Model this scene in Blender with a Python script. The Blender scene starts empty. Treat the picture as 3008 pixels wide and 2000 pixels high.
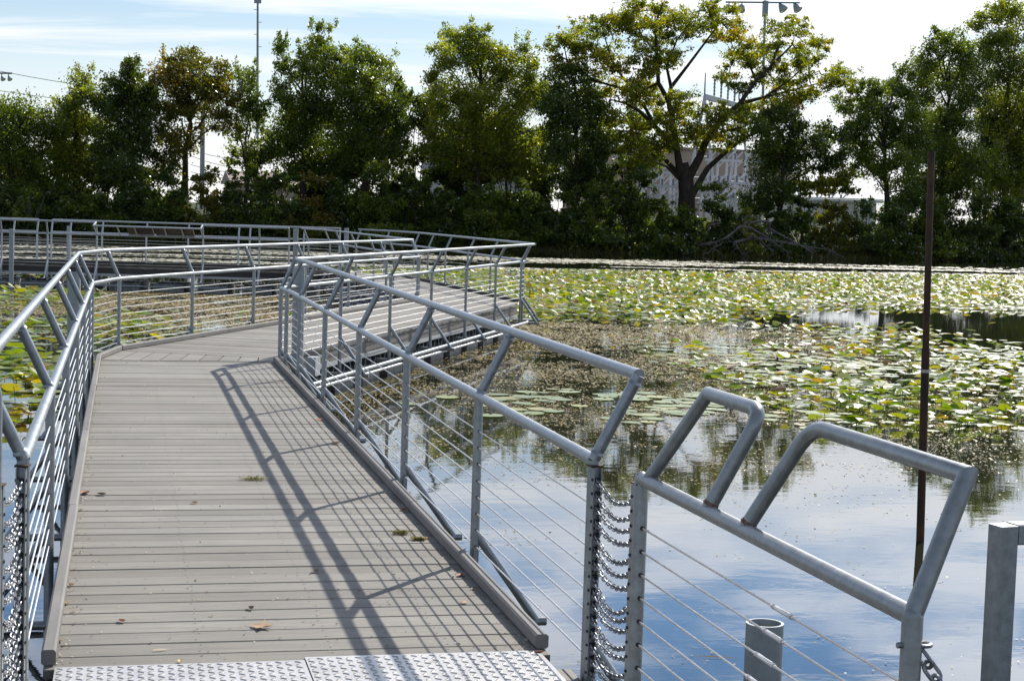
import bpy, math, random
import numpy as np
from mathutils import Vector, Matrix
R = math.radians
random.seed(7); rng = np.random.default_rng(11)
scene = bpy.context.scene
COL = scene.collection

# ------------------------------------------------------------------ camera
F_PX, YAW, PITCH, ROLL, EYE = 4938.0, 0.228, 0.076, 0.031, 1.617
cy, sy = math.cos(YAW), math.sin(YAW); cp, sp = math.cos(PITCH), math.sin(PITCH)
fwd = Vector((sy*cp, cy*cp, -sp)); r0 = Vector((cy, -sy, 0)); u0 = r0.cross(fwd)
cr, sr = math.cos(ROLL), math.sin(ROLL)
rgt = r0*cr + u0*sr; upv = u0*cr - r0*sr
cam_d = bpy.data.cameras.new('camera'); cam = bpy.data.objects.new('camera', cam_d); COL.objects.link(cam)
cam_d.sensor_fit = 'HORIZONTAL'; cam_d.sensor_width = 36.0; cam_d.lens = 36.0*F_PX/3008.0
cam_d.clip_start = 0.05; cam_d.clip_end = 5000
m = Matrix((rgt, upv, -fwd)).transposed().to_4x4(); m.translation = Vector((0, 0, EYE)); cam.matrix_world = m
scene.camera = cam

def ray(px, py):
    return fwd + rgt*((px-1504)/F_PX) - upv*((py-1000)/F_PX)
def onz(px, py, z):                       # design helper: where the line of sight meets height z
    d = ray(px, py); t = (z-EYE)/d.z
    return Vector((0, 0, EYE)) + d*t
def ony(px, py, Y):                       # ... or the vertical plane y = Y
    d = ray(px, py); t = Y/d.y
    return Vector((0, 0, EYE)) + d*t

# ------------------------------------------------------------------ sky, sun, exposure
SUN_AZ, SUN_EL = R(40), R(38)
S = Vector((math.sin(SUN_AZ)*math.cos(SUN_EL), math.cos(SUN_AZ)*math.cos(SUN_EL), math.sin(SUN_EL)))
world = bpy.data.worlds.new('World'); scene.world = world; world.use_nodes = True
nt = world.node_tree; nt.nodes.clear()
def N(nt, t, **k):
    n = nt.nodes.new(t)
    for a, b in k.items(): setattr(n, a, b)
    return n
def L(nt, a, b): nt.links.new(a, b)
sky = N(nt, 'ShaderNodeTexSky', sky_type='NISHITA', sun_disc=False, sun_elevation=SUN_EL, sun_rotation=SUN_AZ,
        air_density=1.0, dust_density=0.1, ozone_density=2.5)
tc = N(nt, 'ShaderNodeTexCoord'); sep = N(nt, 'ShaderNodeSeparateXYZ'); L(nt, tc.outputs['Generated'], sep.inputs[0])
def M(nt, op, a, b=None, c=None, clamp=False):
    n = N(nt, 'ShaderNodeMath', operation=op, use_clamp=clamp)
    for i, v in enumerate((a, b, c)):
        if v is None: continue
        if isinstance(v, (int, float)): n.inputs[i].default_value = v
        else: L(nt, v, n.inputs[i])
    return n.outputs[0]
zc = M(nt, 'ADD', M(nt, 'MAXIMUM', sep.outputs[2], 0.0), 0.09)
cx_ = M(nt, 'DIVIDE', sep.outputs[0], zc); cy_ = M(nt, 'DIVIDE', sep.outputs[1], zc)
comb = N(nt, 'ShaderNodeCombineXYZ'); L(nt, cx_, comb.inputs[0]); L(nt, cy_, comb.inputs[1])
mp = N(nt, 'ShaderNodeMapping'); L(nt, comb.outputs[0], mp.inputs[0]); mp.inputs['Rotation'].default_value = (0, 0, R(-14)); mp.inputs['Scale'].default_value = (0.22, 0.75, 1)
n1 = N(nt, 'ShaderNodeTexNoise'); n1.inputs['Scale'].default_value = 1.3; n1.inputs['Detail'].default_value = 9; n1.inputs['Roughness'].default_value = 0.58; n1.inputs['Distortion'].default_value = 0.5
L(nt, mp.outputs[0], n1.inputs['Vector'])
mr = N(nt, 'ShaderNodeMapRange'); mr.interpolation_type = 'SMOOTHSTEP'
mr.inputs[1].default_value = 0.40; mr.inputs[2].default_value = 0.60; L(nt, n1.outputs[0], mr.inputs[0])
# thin cloud gets brighter towards the sun (forward scattering)
vd = N(nt, 'ShaderNodeVectorMath', operation='DOT_PRODUCT'); L(nt, tc.outputs['Generated'], vd.inputs[0]); vd.inputs[1].default_value = S
glow = M(nt, 'POWER', M(nt, 'MAXIMUM', vd.outputs['Value'], 0.0), 7.0)
hi = N(nt, 'ShaderNodeMapRange'); hi.inputs[1].default_value = 0.11; hi.inputs[2].default_value = 0.24; L(nt, sep.outputs[2], hi.inputs[0])
nearsun = M(nt, 'POWER', M(nt, 'MAXIMUM', vd.outputs['Value'], 0.0), 3.0)
cb = M(nt, 'ADD', M(nt, 'MULTIPLY_ADD', glow, 4.5, 12.0), M(nt, 'MULTIPLY', M(nt, 'MULTIPLY', hi.outputs[0], nearsun), 30.0))
cc = N(nt, 'ShaderNodeCombineXYZ'); L(nt, cb, cc.inputs[0]); L(nt, cb, cc.inputs[1]); L(nt, M(nt, 'MULTIPLY', cb, 1.03), cc.inputs[2])
mixc = N(nt, 'ShaderNodeMix', data_type='RGBA'); 
zen = N(nt, 'ShaderNodeMapRange'); zen.inputs[1].default_value = 0.14; zen.inputs[2].default_value = 0.45; zen.inputs[3].default_value = 1.0; zen.inputs[4].default_value = 0.3; L(nt, sep.outputs[2], zen.inputs[0])
hor = N(nt, 'ShaderNodeMapRange'); hor.inputs[1].default_value = 0.0; hor.inputs[2].default_value = 0.14; hor.inputs[3].default_value = 0.85; hor.inputs[4].default_value = 0.0; L(nt, sep.outputs[2], hor.inputs[0])
side = M(nt, 'MULTIPLY', M(nt, 'MULTIPLY', glow, 2.2), M(nt, 'SUBTRACT', 1.0, M(nt, 'MULTIPLY', sep.outputs[2], 5.0), clamp=True))                       # the veil of cloud thickens towards the sun
n2c = N(nt, 'ShaderNodeTexNoise'); n2c.inputs['Scale'].default_value = 3.2; n2c.inputs['Detail'].default_value = 7; n2c.inputs['Roughness'].default_value = 0.55; n2c.inputs['Distortion'].default_value = 0.3
mp2 = N(nt, 'ShaderNodeMapping'); L(nt, comb.outputs[0], mp2.inputs[0]); mp2.inputs['Rotation'].default_value = (0, 0, R(-20)); mp2.inputs['Scale'].default_value = (0.55, 0.9, 1); L(nt, mp2.outputs[0], n2c.inputs['Vector'])
puf = N(nt, 'ShaderNodeMapRange'); puf.interpolation_type = 'SMOOTHSTEP'; puf.inputs[1].default_value = 0.38; puf.inputs[2].default_value = 0.58; L(nt, n2c.outputs[0], puf.inputs[0])
low = M(nt, 'MULTIPLY', M(nt, 'ADD', mr.outputs[0], side, clamp=True), zen.outputs[0])
msk = M(nt, 'ADD', M(nt, 'MULTIPLY', low, M(nt, 'SUBTRACT', 1.0, hi.outputs[0])), M(nt, 'MULTIPLY', M(nt, 'MULTIPLY', puf.outputs[0], hi.outputs[0]), zen.outputs[0]))
L(nt, M(nt, 'MAXIMUM', M(nt, 'MULTIPLY', msk, 0.9), hor.outputs[0]), mixc.inputs[0])
tint = N(nt, 'ShaderNodeMix', data_type='RGBA', blend_type='MULTIPLY'); tint.inputs[0].default_value = 1.0; 
hi2 = N(nt, 'ShaderNodeMapRange'); hi2.inputs[1].default_value = 0.29; hi2.inputs[2].default_value = 0.42; hi2.inputs[3].default_value = 1.0; hi2.inputs[4].default_value = 0.0; L(nt, sep.outputs[2], hi2.inputs[0])
tcol = N(nt, 'ShaderNodeMix', data_type='RGBA'); L(nt, M(nt, 'MULTIPLY', hi.outputs[0], hi2.outputs[0]), tcol.inputs[0]); tcol.inputs[6].default_value = (1.06, 1.12, 1.18, 1); tcol.inputs[7].default_value = (1.35, 1.80, 2.25, 1); L(nt, tcol.outputs[2], tint.inputs[7])
L(nt, sky.outputs[0], tint.inputs[6]); L(nt, tint.outputs[2], mixc.inputs[6]); L(nt, cc.outputs[0], mixc.inputs[7])
bg = N(nt, 'ShaderNodeBackground'); bg.inputs[1].default_value = 0.068; L(nt, mixc.outputs[2], bg.inputs[0])
wo = N(nt, 'ShaderNodeOutputWorld'); L(nt, bg.outputs[0], wo.inputs[0])
sun_d = bpy.data.lights.new('sun', 'SUN'); sun_d.energy = 4.7; sun_d.angle = R(0.53); sun_d.color = (1.0, 0.95, 0.87)
sun = bpy.data.objects.new('sun', sun_d); COL.objects.link(sun); sun.rotation_euler = S.to_track_quat('Z', 'Y').to_euler(); sun.location = (20, 30, 60)
scene.view_settings.view_transform = 'Standard'; scene.view_settings.look = 'None'
scene.view_settings.exposure = 0.39; scene.view_settings.gamma = 1.0
scene.cycles.use_denoising = True; scene.cycles.max_bounces = 6; scene.cycles.transparent_max_bounces = 8
scene.cycles.diffuse_bounces = 3; scene.cycles.glossy_bounces = 3; scene.cycles.transmission_bounces = 3
scene.cycles.sample_clamp_indirect = 6.0; scene.cycles.caustics_reflective = False; scene.cycles.caustics_refractive = False

# ------------------------------------------------------------------ materials
def mat(name):
    mt = bpy.data.materials.new(name); mt.use_nodes = True
    nt = mt.node_tree; b = nt.nodes['Principled BSDF']
    return mt, nt, b
def ramp(nt, fac, stops, interp='LINEAR'):
    n = N(nt, 'ShaderNodeValToRGB'); n.color_ramp.interpolation = interp
    e = n.color_ramp.elements
    while len(e) < len(stops): e.new(0.5)
    for i, (p, c) in enumerate(stops): e[i].position = p; e[i].color = (*c, 1)
    if fac is not None: L(nt, fac, n.inputs[0])
    return n.outputs[0]
def noise(nt, vec, scale, detail=4, rough=0.55, mapscale=None, dist=0):
    if mapscale is not None:
        mpn = N(nt, 'ShaderNodeMapping'); mpn.inputs['Scale'].default_value = mapscale; L(nt, vec, mpn.inputs[0]); vec = mpn.outputs[0]
    n = N(nt, 'ShaderNodeTexNoise'); n.inputs['Scale'].default_value = scale; n.inputs['Detail'].default_value = detail
    n.inputs['Roughness'].default_value = rough; n.inputs['Distortion'].default_value = dist; L(nt, vec, n.inputs['Vector'])
    return n.outputs[0]
def mixcol(nt, fac, a, b, blend='MIX'):
    n = N(nt, 'ShaderNodeMix', data_type='RGBA', blend_type=blend)
    for sock, v in ((0, fac), (6, a), (7, b)):
        if isinstance(v, (int, float)): n.inputs[sock].default_value = v
        elif isinstance(v, tuple): n.inputs[sock].default_value = (*v, 1)
        else: L(nt, v, n.inputs[sock])
    return n.outputs[2]
def bump(nt, b, h, strength, dist=0.01):
    n = N(nt, 'ShaderNodeBump'); n.inputs['Strength'].default_value = strength; n.inputs['Distance'].default_value = dist
    L(nt, h, n.inputs['Height']); L(nt, n.outputs[0], b.inputs['Normal'])
def attr(nt, name):
    n = N(nt, 'ShaderNodeAttribute'); n.attribute_name = name; return n.outputs['Fac']
def pos(nt): return N(nt, 'ShaderNodeNewGeometry').outputs['Position']
def setp(b, **k):
    for a, v in k.items():
        s = b.inputs[{'base': 'Base Color', 'rough': 'Roughness', 'metal': 'Metallic', 'ior': 'IOR', 'spec': 'Specular IOR Level'}[a]]
        s.default_value = (*v, 1) if isinstance(v, tuple) else v

def steel(name, lo, hi, rough=0.42, metal=0.55, rust=0.0):
    mt, nt, b = mat(name); p = pos(nt)
    n = noise(nt, p, 26, 5, 0.65); c = ramp(nt, n, [(0.3, lo), (0.7, hi)])
    if rust:
        rn = noise(nt, p, 7, 6, 0.7); rf = N(nt, 'ShaderNodeMapRange'); rf.inputs[1].default_value = 0.70-rust*0.1; rf.inputs[2].default_value = 0.76; L(nt, rn, rf.inputs[0])
        c = mixcol(nt, rf.outputs[0], c, (0.16, 0.06, 0.025))
    L(nt, c, b.inputs['Base Color'])
    rr = N(nt, 'ShaderNodeMapRange'); rr.inputs[3].default_value = rough-0.08; rr.inputs[4].default_value = rough+0.12; L(nt, n, rr.inputs[0]); L(nt, rr.outputs[0], b.inputs['Roughness'])
    setp(b, metal=metal); bump(nt, b, noise(nt, p, 60, 4), 0.08, 0.004)
    return mt
GALV = steel('galvanised_steel', (0.20, 0.222, 0.236), (0.34, 0.365, 0.38), 0.40, 0.6, 0.25)
GALV_WORN = steel('galvanised_steel_worn', (0.19, 0.205, 0.205), (0.31, 0.325, 0.325), 0.38, 0.55, 0.6)
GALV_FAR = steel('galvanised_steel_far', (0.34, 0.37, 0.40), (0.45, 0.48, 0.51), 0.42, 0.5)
PILE = steel('pile_steel', (0.26, 0.29, 0.30), (0.36, 0.39, 0.40), 0.55, 0.3)
CHAIN = steel('chain_steel', (0.17, 0.18, 0.19), (0.33, 0.34, 0.36), 0.44, 0.7)
CABLE = steel('cable_steel', (0.55, 0.54, 0.53), (0.68, 0.67, 0.65), 0.3, 0.7)
DARK, _n, _b = mat('dark_fitting'); setp(_b, base=(0.015, 0.015, 0.016), rough=0.5)
PLATE, _n, _b = mat('tread_plate'); _pp = pos(_n)
L(_n, ramp(_n, noise(_n, _pp, 5, 6, 0.65), [(0.3, (0.40, 0.39, 0.37)), (0.72, (0.62, 0.60, 0.57))]), _b.inputs['Base Color']); setp(_b, rough=0.40, metal=0.45)
RUST, _n, _b = mat('rusty_steel'); _pp = pos(_n)
L(_n, ramp(_n, noise(_n, _pp, 9, 7, 0.7, (1, 1, .35)), [(0.3, (0.016, 0.009, 0.005)), (0.52, (0.050, 0.022, 0.009)), (0.7, (0.13, 0.055, 0.018))]), _b.inputs['Base Color']); setp(_b, rough=0.75); bump(_n, _b, noise(_n, _pp, 40, 6, .7), .4, .01)

def wood(name, a, b_, dark, grain):
    mt, nt, b = mat(name); tcn = N(nt, 'ShaderNodeTexCoord').outputs['Object']
    rnd = attr(nt, 'rnd'); g = noise(nt, tcn, 30, 6, 0.7, grain); blot = noise(nt, pos(nt), 1.4, 5, 0.6)
    base = mixcol(nt, rnd, a, b_)
    c = mixcol(nt, M(nt, 'MULTIPLY', M(nt, 'SUBTRACT', g, 0.35, clamp=True), 1.3, clamp=True), base, dark)
    c = mixcol(nt, 0.55, c, ramp(nt, blot, [(0.3, (0.62, 0.62, 0.62)), (0.75, (1.15, 1.13, 1.1))]), 'MULTIPLY')
    sp_ = N(nt, 'ShaderNodeTexVoronoi'); sp_.inputs['Scale'].default_value = 16; L(nt, pos(nt), sp_.inputs['Vector'])
    spk = N(nt, 'ShaderNodeMapRange'); spk.inputs[1].default_value = 0.10; spk.inputs[2].default_value = 0.04; L(nt, sp_.outputs['Distance'], spk.inputs[0])
    spm = M(nt, 'MULTIPLY', spk.outputs[0], M(nt, 'GREATER_THAN', noise(nt, pos(nt), 6, 2), 0.58))
    c = mixcol(nt, M(nt, 'MULTIPLY', spm, 0.55), c, (0.5, 0.48, 0.45))
    L(nt, c, b.inputs['Base Color']); setp(b, rough=0.75, spec=0.3); bump(nt, b, g, 0.25, 0.004)
    return mt
DECK = wood('weathered_decking', (0.215, 0.199, 0.173), (0.315, 0.302, 0.270), (0.12, 0.105, 0.09), (0.06, 1.0, 1.0))
KERB = wood('kerb_timber', (0.19, 0.182, 0.170), (0.25, 0.242, 0.23), (0.15, 0.135, 0.125), (1, 0.08, 1))
FASCIA = wood('fascia_timber', (0.20, 0.185, 0.17), (0.30, 0.28, 0.26), (0.06, 0.05, 0.045), (0.6, 0.6, 2.0))
KERB_DARK = wood('dark_timber', (0.055, 0.052, 0.050), (0.085, 0.08, 0.076), (0.03, 0.028, 0.026), (1, 0.08, 1))  # darker timber tone for kerbs and fascias of the third and fourth sections
FLOAT, _n, _b = mat('pontoon_plastic'); _pp = pos(_n)
L(_n, ramp(_n, noise(_n, _pp, 5, 6, .7, (1, 1, .4)), [(0.3, (0.10, 0.10, 0.09)), (0.7, (0.34, 0.34, 0.33))]), _b.inputs['Base Color']); setp(_b, rough=0.55)
CHAN, _n, _b = mat('edge_channel'); setp(_b, base=(0.42, 0.43, 0.43), rough=0.5)

# water: dark pond, mirror smooth with the slightest ripple
WATER, nt, b = mat('pond_water'); p_ = pos(nt)
setp(b, base=(0.020, 0.022, 0.013), rough=0.02, ior=1.42)
rip = M(nt, 'ADD', M(nt, 'MULTIPLY', noise(nt, p_, 2.4, 3, .5, (1, 1.6, 1)), 1.0), M(nt, 'MULTIPLY', noise(nt, p_, 11, 3, .55, (1, 1.8, 1)), 0.16))
bump(nt, b, rip, 0.014, 0.05)

def leafmat(name, stops, trans=0.45, gloss=0.0, tr_gain=(2.7, 2.5, 0.40), rough=0.45):
    mt = bpy.data.materials.new(name); mt.use_nodes = True; nt = mt.node_tree; nt.nodes.clear()
    c = ramp(nt, attr(nt, 'rnd'), stops)
    d = N(nt, 'ShaderNodeBsdfDiffuse'); L(nt, c, d.inputs[0])
    t = N(nt, 'ShaderNodeBsdfTranslucent'); L(nt, mixcol(nt, 1.0, c, tr_gain, 'MULTIPLY'), t.inputs[0])
    mx = N(nt, 'ShaderNodeMixShader'); mx.inputs[0].default_value = trans; L(nt, d.outputs[0], mx.inputs[1]); L(nt, t.outputs[0], mx.inputs[2]); out = mx.outputs[0]
    if gloss:
        g = N(nt, 'ShaderNodeBsdfGlossy'); g.inputs['Roughness'].default_value = rough
        fr = N(nt, 'ShaderNodeFresnel'); fr.inputs[0].default_value = 1.42
        m2 = N(nt, 'ShaderNodeMixShader'); L(nt, M(nt, 'MULTIPLY', fr.outputs[0], gloss, clamp=True), m2.inputs[0]); L(nt, out, m2.inputs[1]); L(nt, g.outputs[0], m2.inputs[2]); out = m2.outputs[0]
    o = N(nt, 'ShaderNodeOutputMaterial'); L(nt, out, o.inputs[0])
    return mt
LEAF = {
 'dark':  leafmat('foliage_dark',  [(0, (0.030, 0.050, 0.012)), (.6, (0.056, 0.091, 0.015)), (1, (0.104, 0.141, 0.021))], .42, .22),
 'mid':   leafmat('foliage_mid',   [(0, (0.041, 0.069, 0.012)), (.6, (0.085, 0.129, 0.018)), (1, (0.161, 0.190, 0.025))], .48, .22),
 'light': leafmat('foliage_light', [(0, (0.066, 0.099, 0.014)), (.6, (0.142, 0.182, 0.021)), (1, (0.227, 0.239, 0.034))], .50, .22),
 'olive': leafmat('foliage_olive', [(0, (0.052, 0.059, 0.009)), (.6, (0.104, 0.116, 0.015)), (1, (0.209, 0.141, 0.024))], .45, .22),
 'gold':  leafmat('foliage_gold',  [(0, (0.066, 0.098, 0.011)), (.55, (0.130, 0.165, 0.016)), (.9, (0.20, 0.20, 0.020)), (1, (0.28, 0.20, 0.026))], .62, .15, (2.3, 2.1, .3)),
}
BARK, _n, _b = mat('bark'); L(_n, ramp(_n, noise(_n, pos(_n), 6, 6, .7, (1, 1, .3)), [(0.3, (0.022, 0.018, 0.014)), (.7, (0.07, 0.058, 0.046))]), _b.inputs['Base Color']); setp(_b, rough=0.9, spec=0.2)
DEADWOOD, _n, _b = mat('dead_wood'); L(_n, ramp(_n, noise(_n, pos(_n), 5, 6, .7), [(0.3, (0.075, 0.064, 0.058)), (.7, (0.20, 0.175, 0.16))]), _b.inputs['Base Color']); setp(_b, rough=0.85)
PAD = leafmat('lily_pad_leaf', [(0, (0.07, 0.15, 0.008)), (.35, (0.15, 0.24, 0.008)), (.62, (0.26, 0.30, 0.010)), (.82, (0.42, 0.33, 0.020)), (.93, (0.26, 0.14, 0.03)), (1, (0.15, 0.07, 0.025))], .54, .50, (2.3, 2.1, .15), .42)
PADFLAT = leafmat('lily_pad_floating', [(0, (0.075, 0.15, 0.035)), (.5, (0.14, 0.21, 0.035)), (.85, (0.24, 0.26, 0.03)), (1, (0.30, 0.21, 0.06))], .18, .40, (1.6, 1.6, .3), .45)
WEED = leafmat('floating_weed_bits', [(0, (0.22, 0.155, 0.045)), (.5, (0.46, 0.34, 0.12)), (.85, (0.60, 0.49, 0.24)), (1, (0.30, 0.34, 0.07))], .22, .42, (1.3, 1.2, .8), .36)
BANDS = leafmat('weed_band_bits', [(0, (0.36, 0.33, 0.18)), (.6, (0.55, 0.51, 0.32)), (1, (0.66, 0.62, 0.44))], .15, .55, (1.2, 1.2, .8), .45)
GROUND, _n, _b = mat('bank_earth'); L(_n, ramp(_n, noise(_n, pos(_n), .6, 6, .65), [(0.3, (0.035, 0.045, 0.018)), (.55, (0.06, 0.07, 0.028)), (.75, (0.11, 0.09, 0.05))]), _b.inputs['Base Color']); setp(_b, rough=0.95, spec=0.1)

# ------------------------------------------------------------------ mesh builder
class MB:
    def __init__(s): s.v = []; s.f = []; s.m = []; s.r = []; s.cm = 0; s.cr = 0.5
    def add(s, vs, fs):
        o = len(s.v); s.v.extend([tuple(x) for x in vs]); s.r.extend([s.cr]*len(vs))
        for f in fs: s.f.append(tuple(i+o for i in f)); s.m.append(s.cm)
    def box(s, c, size, ax=None, bev=0.0):
        ax = ax or (Vector((1, 0, 0)), Vector((0, 1, 0)), Vector((0, 0, 1))); c = Vector(c); hx, hy, hz = [q/2 for q in size]
        if bev <= 0:
            vs = [c + ax[0]*hx*i + ax[1]*hy*j + ax[2]*hz*k for k in (-1, 1) for j in (-1, 1) for i in (-1, 1)]
            s.add(vs, [(0, 2, 3, 1), (4, 5, 7, 6), (0, 1, 5, 4), (2, 6, 7, 3), (0, 4, 6, 2), (1, 3, 7, 5)]); return
        # profile bevelled on the two edges along the first axis (octagon section in axes 1,2)
        pr = [(-hy, -hz+bev), (-hy, hz-bev), (-hy+bev, hz), (hy-bev, hz), (hy, hz-bev), (hy, -hz+bev), (hy-bev, -hz), (-hy+bev, -hz)]
        vs = [c + ax[0]*(hx*e) + ax[1]*a + ax[2]*b for e in (-1, 1) for a, b in pr]
        fs = [(i, (i+1) % 8, 8+(i+1) % 8, 8+i) for i in range(8)] + [tuple(range(7, -1, -1)), tuple(range(8, 16))]
        s.add(vs, fs)
    def tube(s, pts, rad, n=12, cap=True, closed=False):
        pts = [Vector(p) for p in pts]; k = len(pts)
        rads = rad if isinstance(rad, (list, tuple)) else [rad]*k
        tan = []
        for i in range(k):
            if closed: a, b = pts[i-1], pts[(i+1) % k]
            else: a, b = pts[max(i-1, 0)], pts[min(i+1, k-1)]
            d = b-a
            if 0 < i < k-1 or closed:
                d1 = (pts[i]-pts[i-1]).normalized(); d2 = (pts[(i+1) % k]-pts[i]).normalized(); d = d1+d2
            tan.append(d.normalized() if d.length > 1e-9 else Vector((0, 0, 1)))
        ref = Vector((0, 0, 1)) if abs(tan[0].z) < .9 else Vector((1, 0, 0))
        nrm = (ref - tan[0]*ref.dot(tan[0])).normalized(); vs = []
        for i in range(k):
            nrm = (nrm - tan[i]*nrm.dot(tan[i])); nrm = nrm.normalized() if nrm.length > 1e-6 else tan[i].orthogonal().normalized()
            bi = tan[i].cross(nrm); sc = 1.0
            if 0 < i < k-1:
                ca = (pts[i]-pts[i-1]).normalized().dot(tan[i]); sc = 1/max(ca, .55)
                mitre = ((pts[i+1]-pts[i]).normalized() - (pts[i]-pts[i-1]).normalized())
                mitre = mitre.normalized() if mitre.length > 1e-6 else None
            else: mitre = None
            for j in range(n):
                a = 2*math.pi*j/n; o = (nrm*math.cos(a)+bi*math.sin(a))*rads[i]
                if mitre is not None and sc > 1.001: o = o + mitre*o.dot(mitre)*(sc-1)
                vs.append(pts[i]+o)
        fs = []
        for i in range(k if closed else k-1):
            i2 = (i+1) % k
            for j in range(n): fs.append((i*n+j, i*n+(j+1) % n, i2*n+(j+1) % n, i2*n+j))
        if cap and not closed: fs.append(tuple(range(n-1, -1, -1))); fs.append(tuple((k-1)*n+j for j in range(n)))
        s.add(vs, fs)
    def poly(s, pts, z0, z1):               # prism from an xy polygon (counter-clockwise)
        n = len(pts); vs = [(x, y, z0) for x, y in pts] + [(x, y, z1) for x, y in pts]
        s.add(vs, [tuple(range(n-1, -1, -1)), tuple(range(n, 2*n))] + [(i, (i+1) % n, n+(i+1) % n, n+i) for i in range(n)])
    def build(s, name, mats, parent=None, smooth=True, loc=None):
        me = bpy.data.meshes.new(name); loc = Vector(loc) if loc is not None else Vector((0, 0, 0))
        me.from_pydata([tuple(Vector(v)-loc) for v in s.v], [], s.f)
        mats = mats if isinstance(mats, (list, tuple)) else [mats]
        for mm in mats: me.materials.append(mm)
        if len(mats) > 1: me.polygons.foreach_set('material_index', s.m)
        a = me.attributes.new('rnd', 'FLOAT', 'POINT'); a.data.foreach_set('value', s.r)
        if smooth:
            me.polygons.foreach_set('use_smooth', [True]*len(me.polygons))
            try: me.set_sharp_from_angle(angle=R(40))
            except Exception: pass
        me.update(); o = bpy.data.objects.new(name, me); COL.objects.link(o)
        if parent is not None:
            o.parent = parent; o.location = loc - parent.location
        else: o.location = loc
        return o
def np_mesh(name, verts, faces4, rnd, mats, parent=None, smooth=False, nv=4):
    me = bpy.data.meshes.new(name); nf = len(faces4)
    me.vertices.add(len(verts)); me.vertices.foreach_set('co', np.ascontiguousarray(verts, np.float32).ravel())
    me.loops.add(nf*nv); me.loops.foreach_set('vertex_index', np.ascontiguousarray(faces4, np.int32).ravel())
    me.polygons.add(nf); me.polygons.foreach_set('loop_start', np.arange(0, nf*nv, nv, dtype=np.int32)); me.polygons.foreach_set('loop_total', np.full(nf, nv, np.int32))
    if smooth: me.polygons.foreach_set('use_smooth', np.ones(nf, bool))
    mats = mats if isinstance(mats, (list, tuple)) else [mats]
    for mm in mats: me.materials.append(mm)
    a = me.attributes.new('rnd', 'FLOAT', 'POINT'); a.data.foreach_set('value', np.ascontiguousarray(rnd, np.float32))
    me.update(calc_edges=True); me.validate()
    o = bpy.data.objects.new(name, me); COL.objects.link(o)
    if parent is not None: o.parent = parent; o.location = -parent.location
    return o
def tag(o, label, cat, group=None):
    o['label'] = label; o['category'] = cat
    if group: o['group'] = group
    return o
def thing(name, label, cat, loc=(0, 0, 0), group=None):
    o = bpy.data.objects.new(name, None); o.empty_display_size = .2; COL.objects.link(o); o.location = loc
    return tag(o, label, cat, group)
def kind(o, k): o['kind'] = k; return o

# ------------------------------------------------------------------ setting: water and ground
WZ = -0.58
SHORE = [(-400, 100), (-80, 97), (0, 96.5), (24, 96), (33, 93.2), (46, 97), (60, 103), (120, 118), (400, 150)]
def shore(x): return float(np.interp(x, [a for a, _ in SHORE], [b_ for _, b_ in SHORE]))
def gz(x, y):
    t = y - shore(x)
    return float(np.interp(t, [-6, 0, 1.2, 8, 40], [-1.9, -0.62, -0.15, 0.9, 1.5])) if y > 0 else -1.9
mb = MB(); xs = [-2500, -400, -200, -120] + list(range(-80, 121, 4)) + [160, 250, 400, 2500]
ts = [-200, -60, -6, -3, -1.2, 0, .6, 1.2, 3, 5, 8, 14, 25, 40, 120, 400, 3000]
vs = []
for t in ts:
    for x in xs:
        y = shore(x)+t; vs.append((x, y, gz(x, y) + (0 if t < -3 or t > 50 else .10*math.sin(x*1.7+t)+.06*math.sin(x*4.3))))
nx = len(xs); mb.add(vs, [(j*nx+i, j*nx+i+1, (j+1)*nx+i+1, (j+1)*nx+i) for j in range(len(ts)-1) for i in range(nx-1)])
kind(mb.build('ground', GROUND), 'structure')
mb = MB(); mb.add([(-500, -150, WZ), (500, -150, WZ), (500, 175, WZ), (-500, 175, WZ)], [(0, 1, 2, 3)])
kind(mb.build('water', WATER, smooth=False), 'structure')

# ------------------------------------------------------------------ walkway
HR, H2, UD, PR = 0.764, 1.068, 0.138, 0.0215        # lower rail, top rail, outward lean, pipe radius
CZ = [HR-0.159-0.077*k for k in range(8)]
def n2(d, side): return Vector((d.y, -d.x, 0))*side
def offset_path(path, side, off):
    out = []
    for i, p in enumerate(path):
        ds = []
        if i > 0: ds.append((path[i]-path[i-1]).normalized())
        if i < len(path)-1: ds.append((path[i+1]-path[i]).normalized())
        nn = sum((n2(d, side) for d in ds), Vector((0, 0, 0))).normalized()
        out.append(p + nn*(off/max(nn.dot(n2(ds[0], side)), .5)))
    return out
def at_len(path, s):
    for a, b in zip(path, path[1:]):
        l = (b-a).length
        if s <= l+1e-6: return a+(b-a)*(s/l), (b-a).normalized()
        s -= l
    return path[-1], (path[-1]-path[-2]).normalized()
def near_s(path, x, y):
    best = (1e9, 0); acc = 0
    for a, b in zip(path, path[1:]):
        d = (b-a); l = d.length; t = max(0, min(1, (Vector((x, y, 0))-a).dot(d)/l/l)); q = a+d*t
        best = min(best, ((q-Vector((x, y, 0))).length, acc+t*l)); acc += l
    return best[1]
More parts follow.
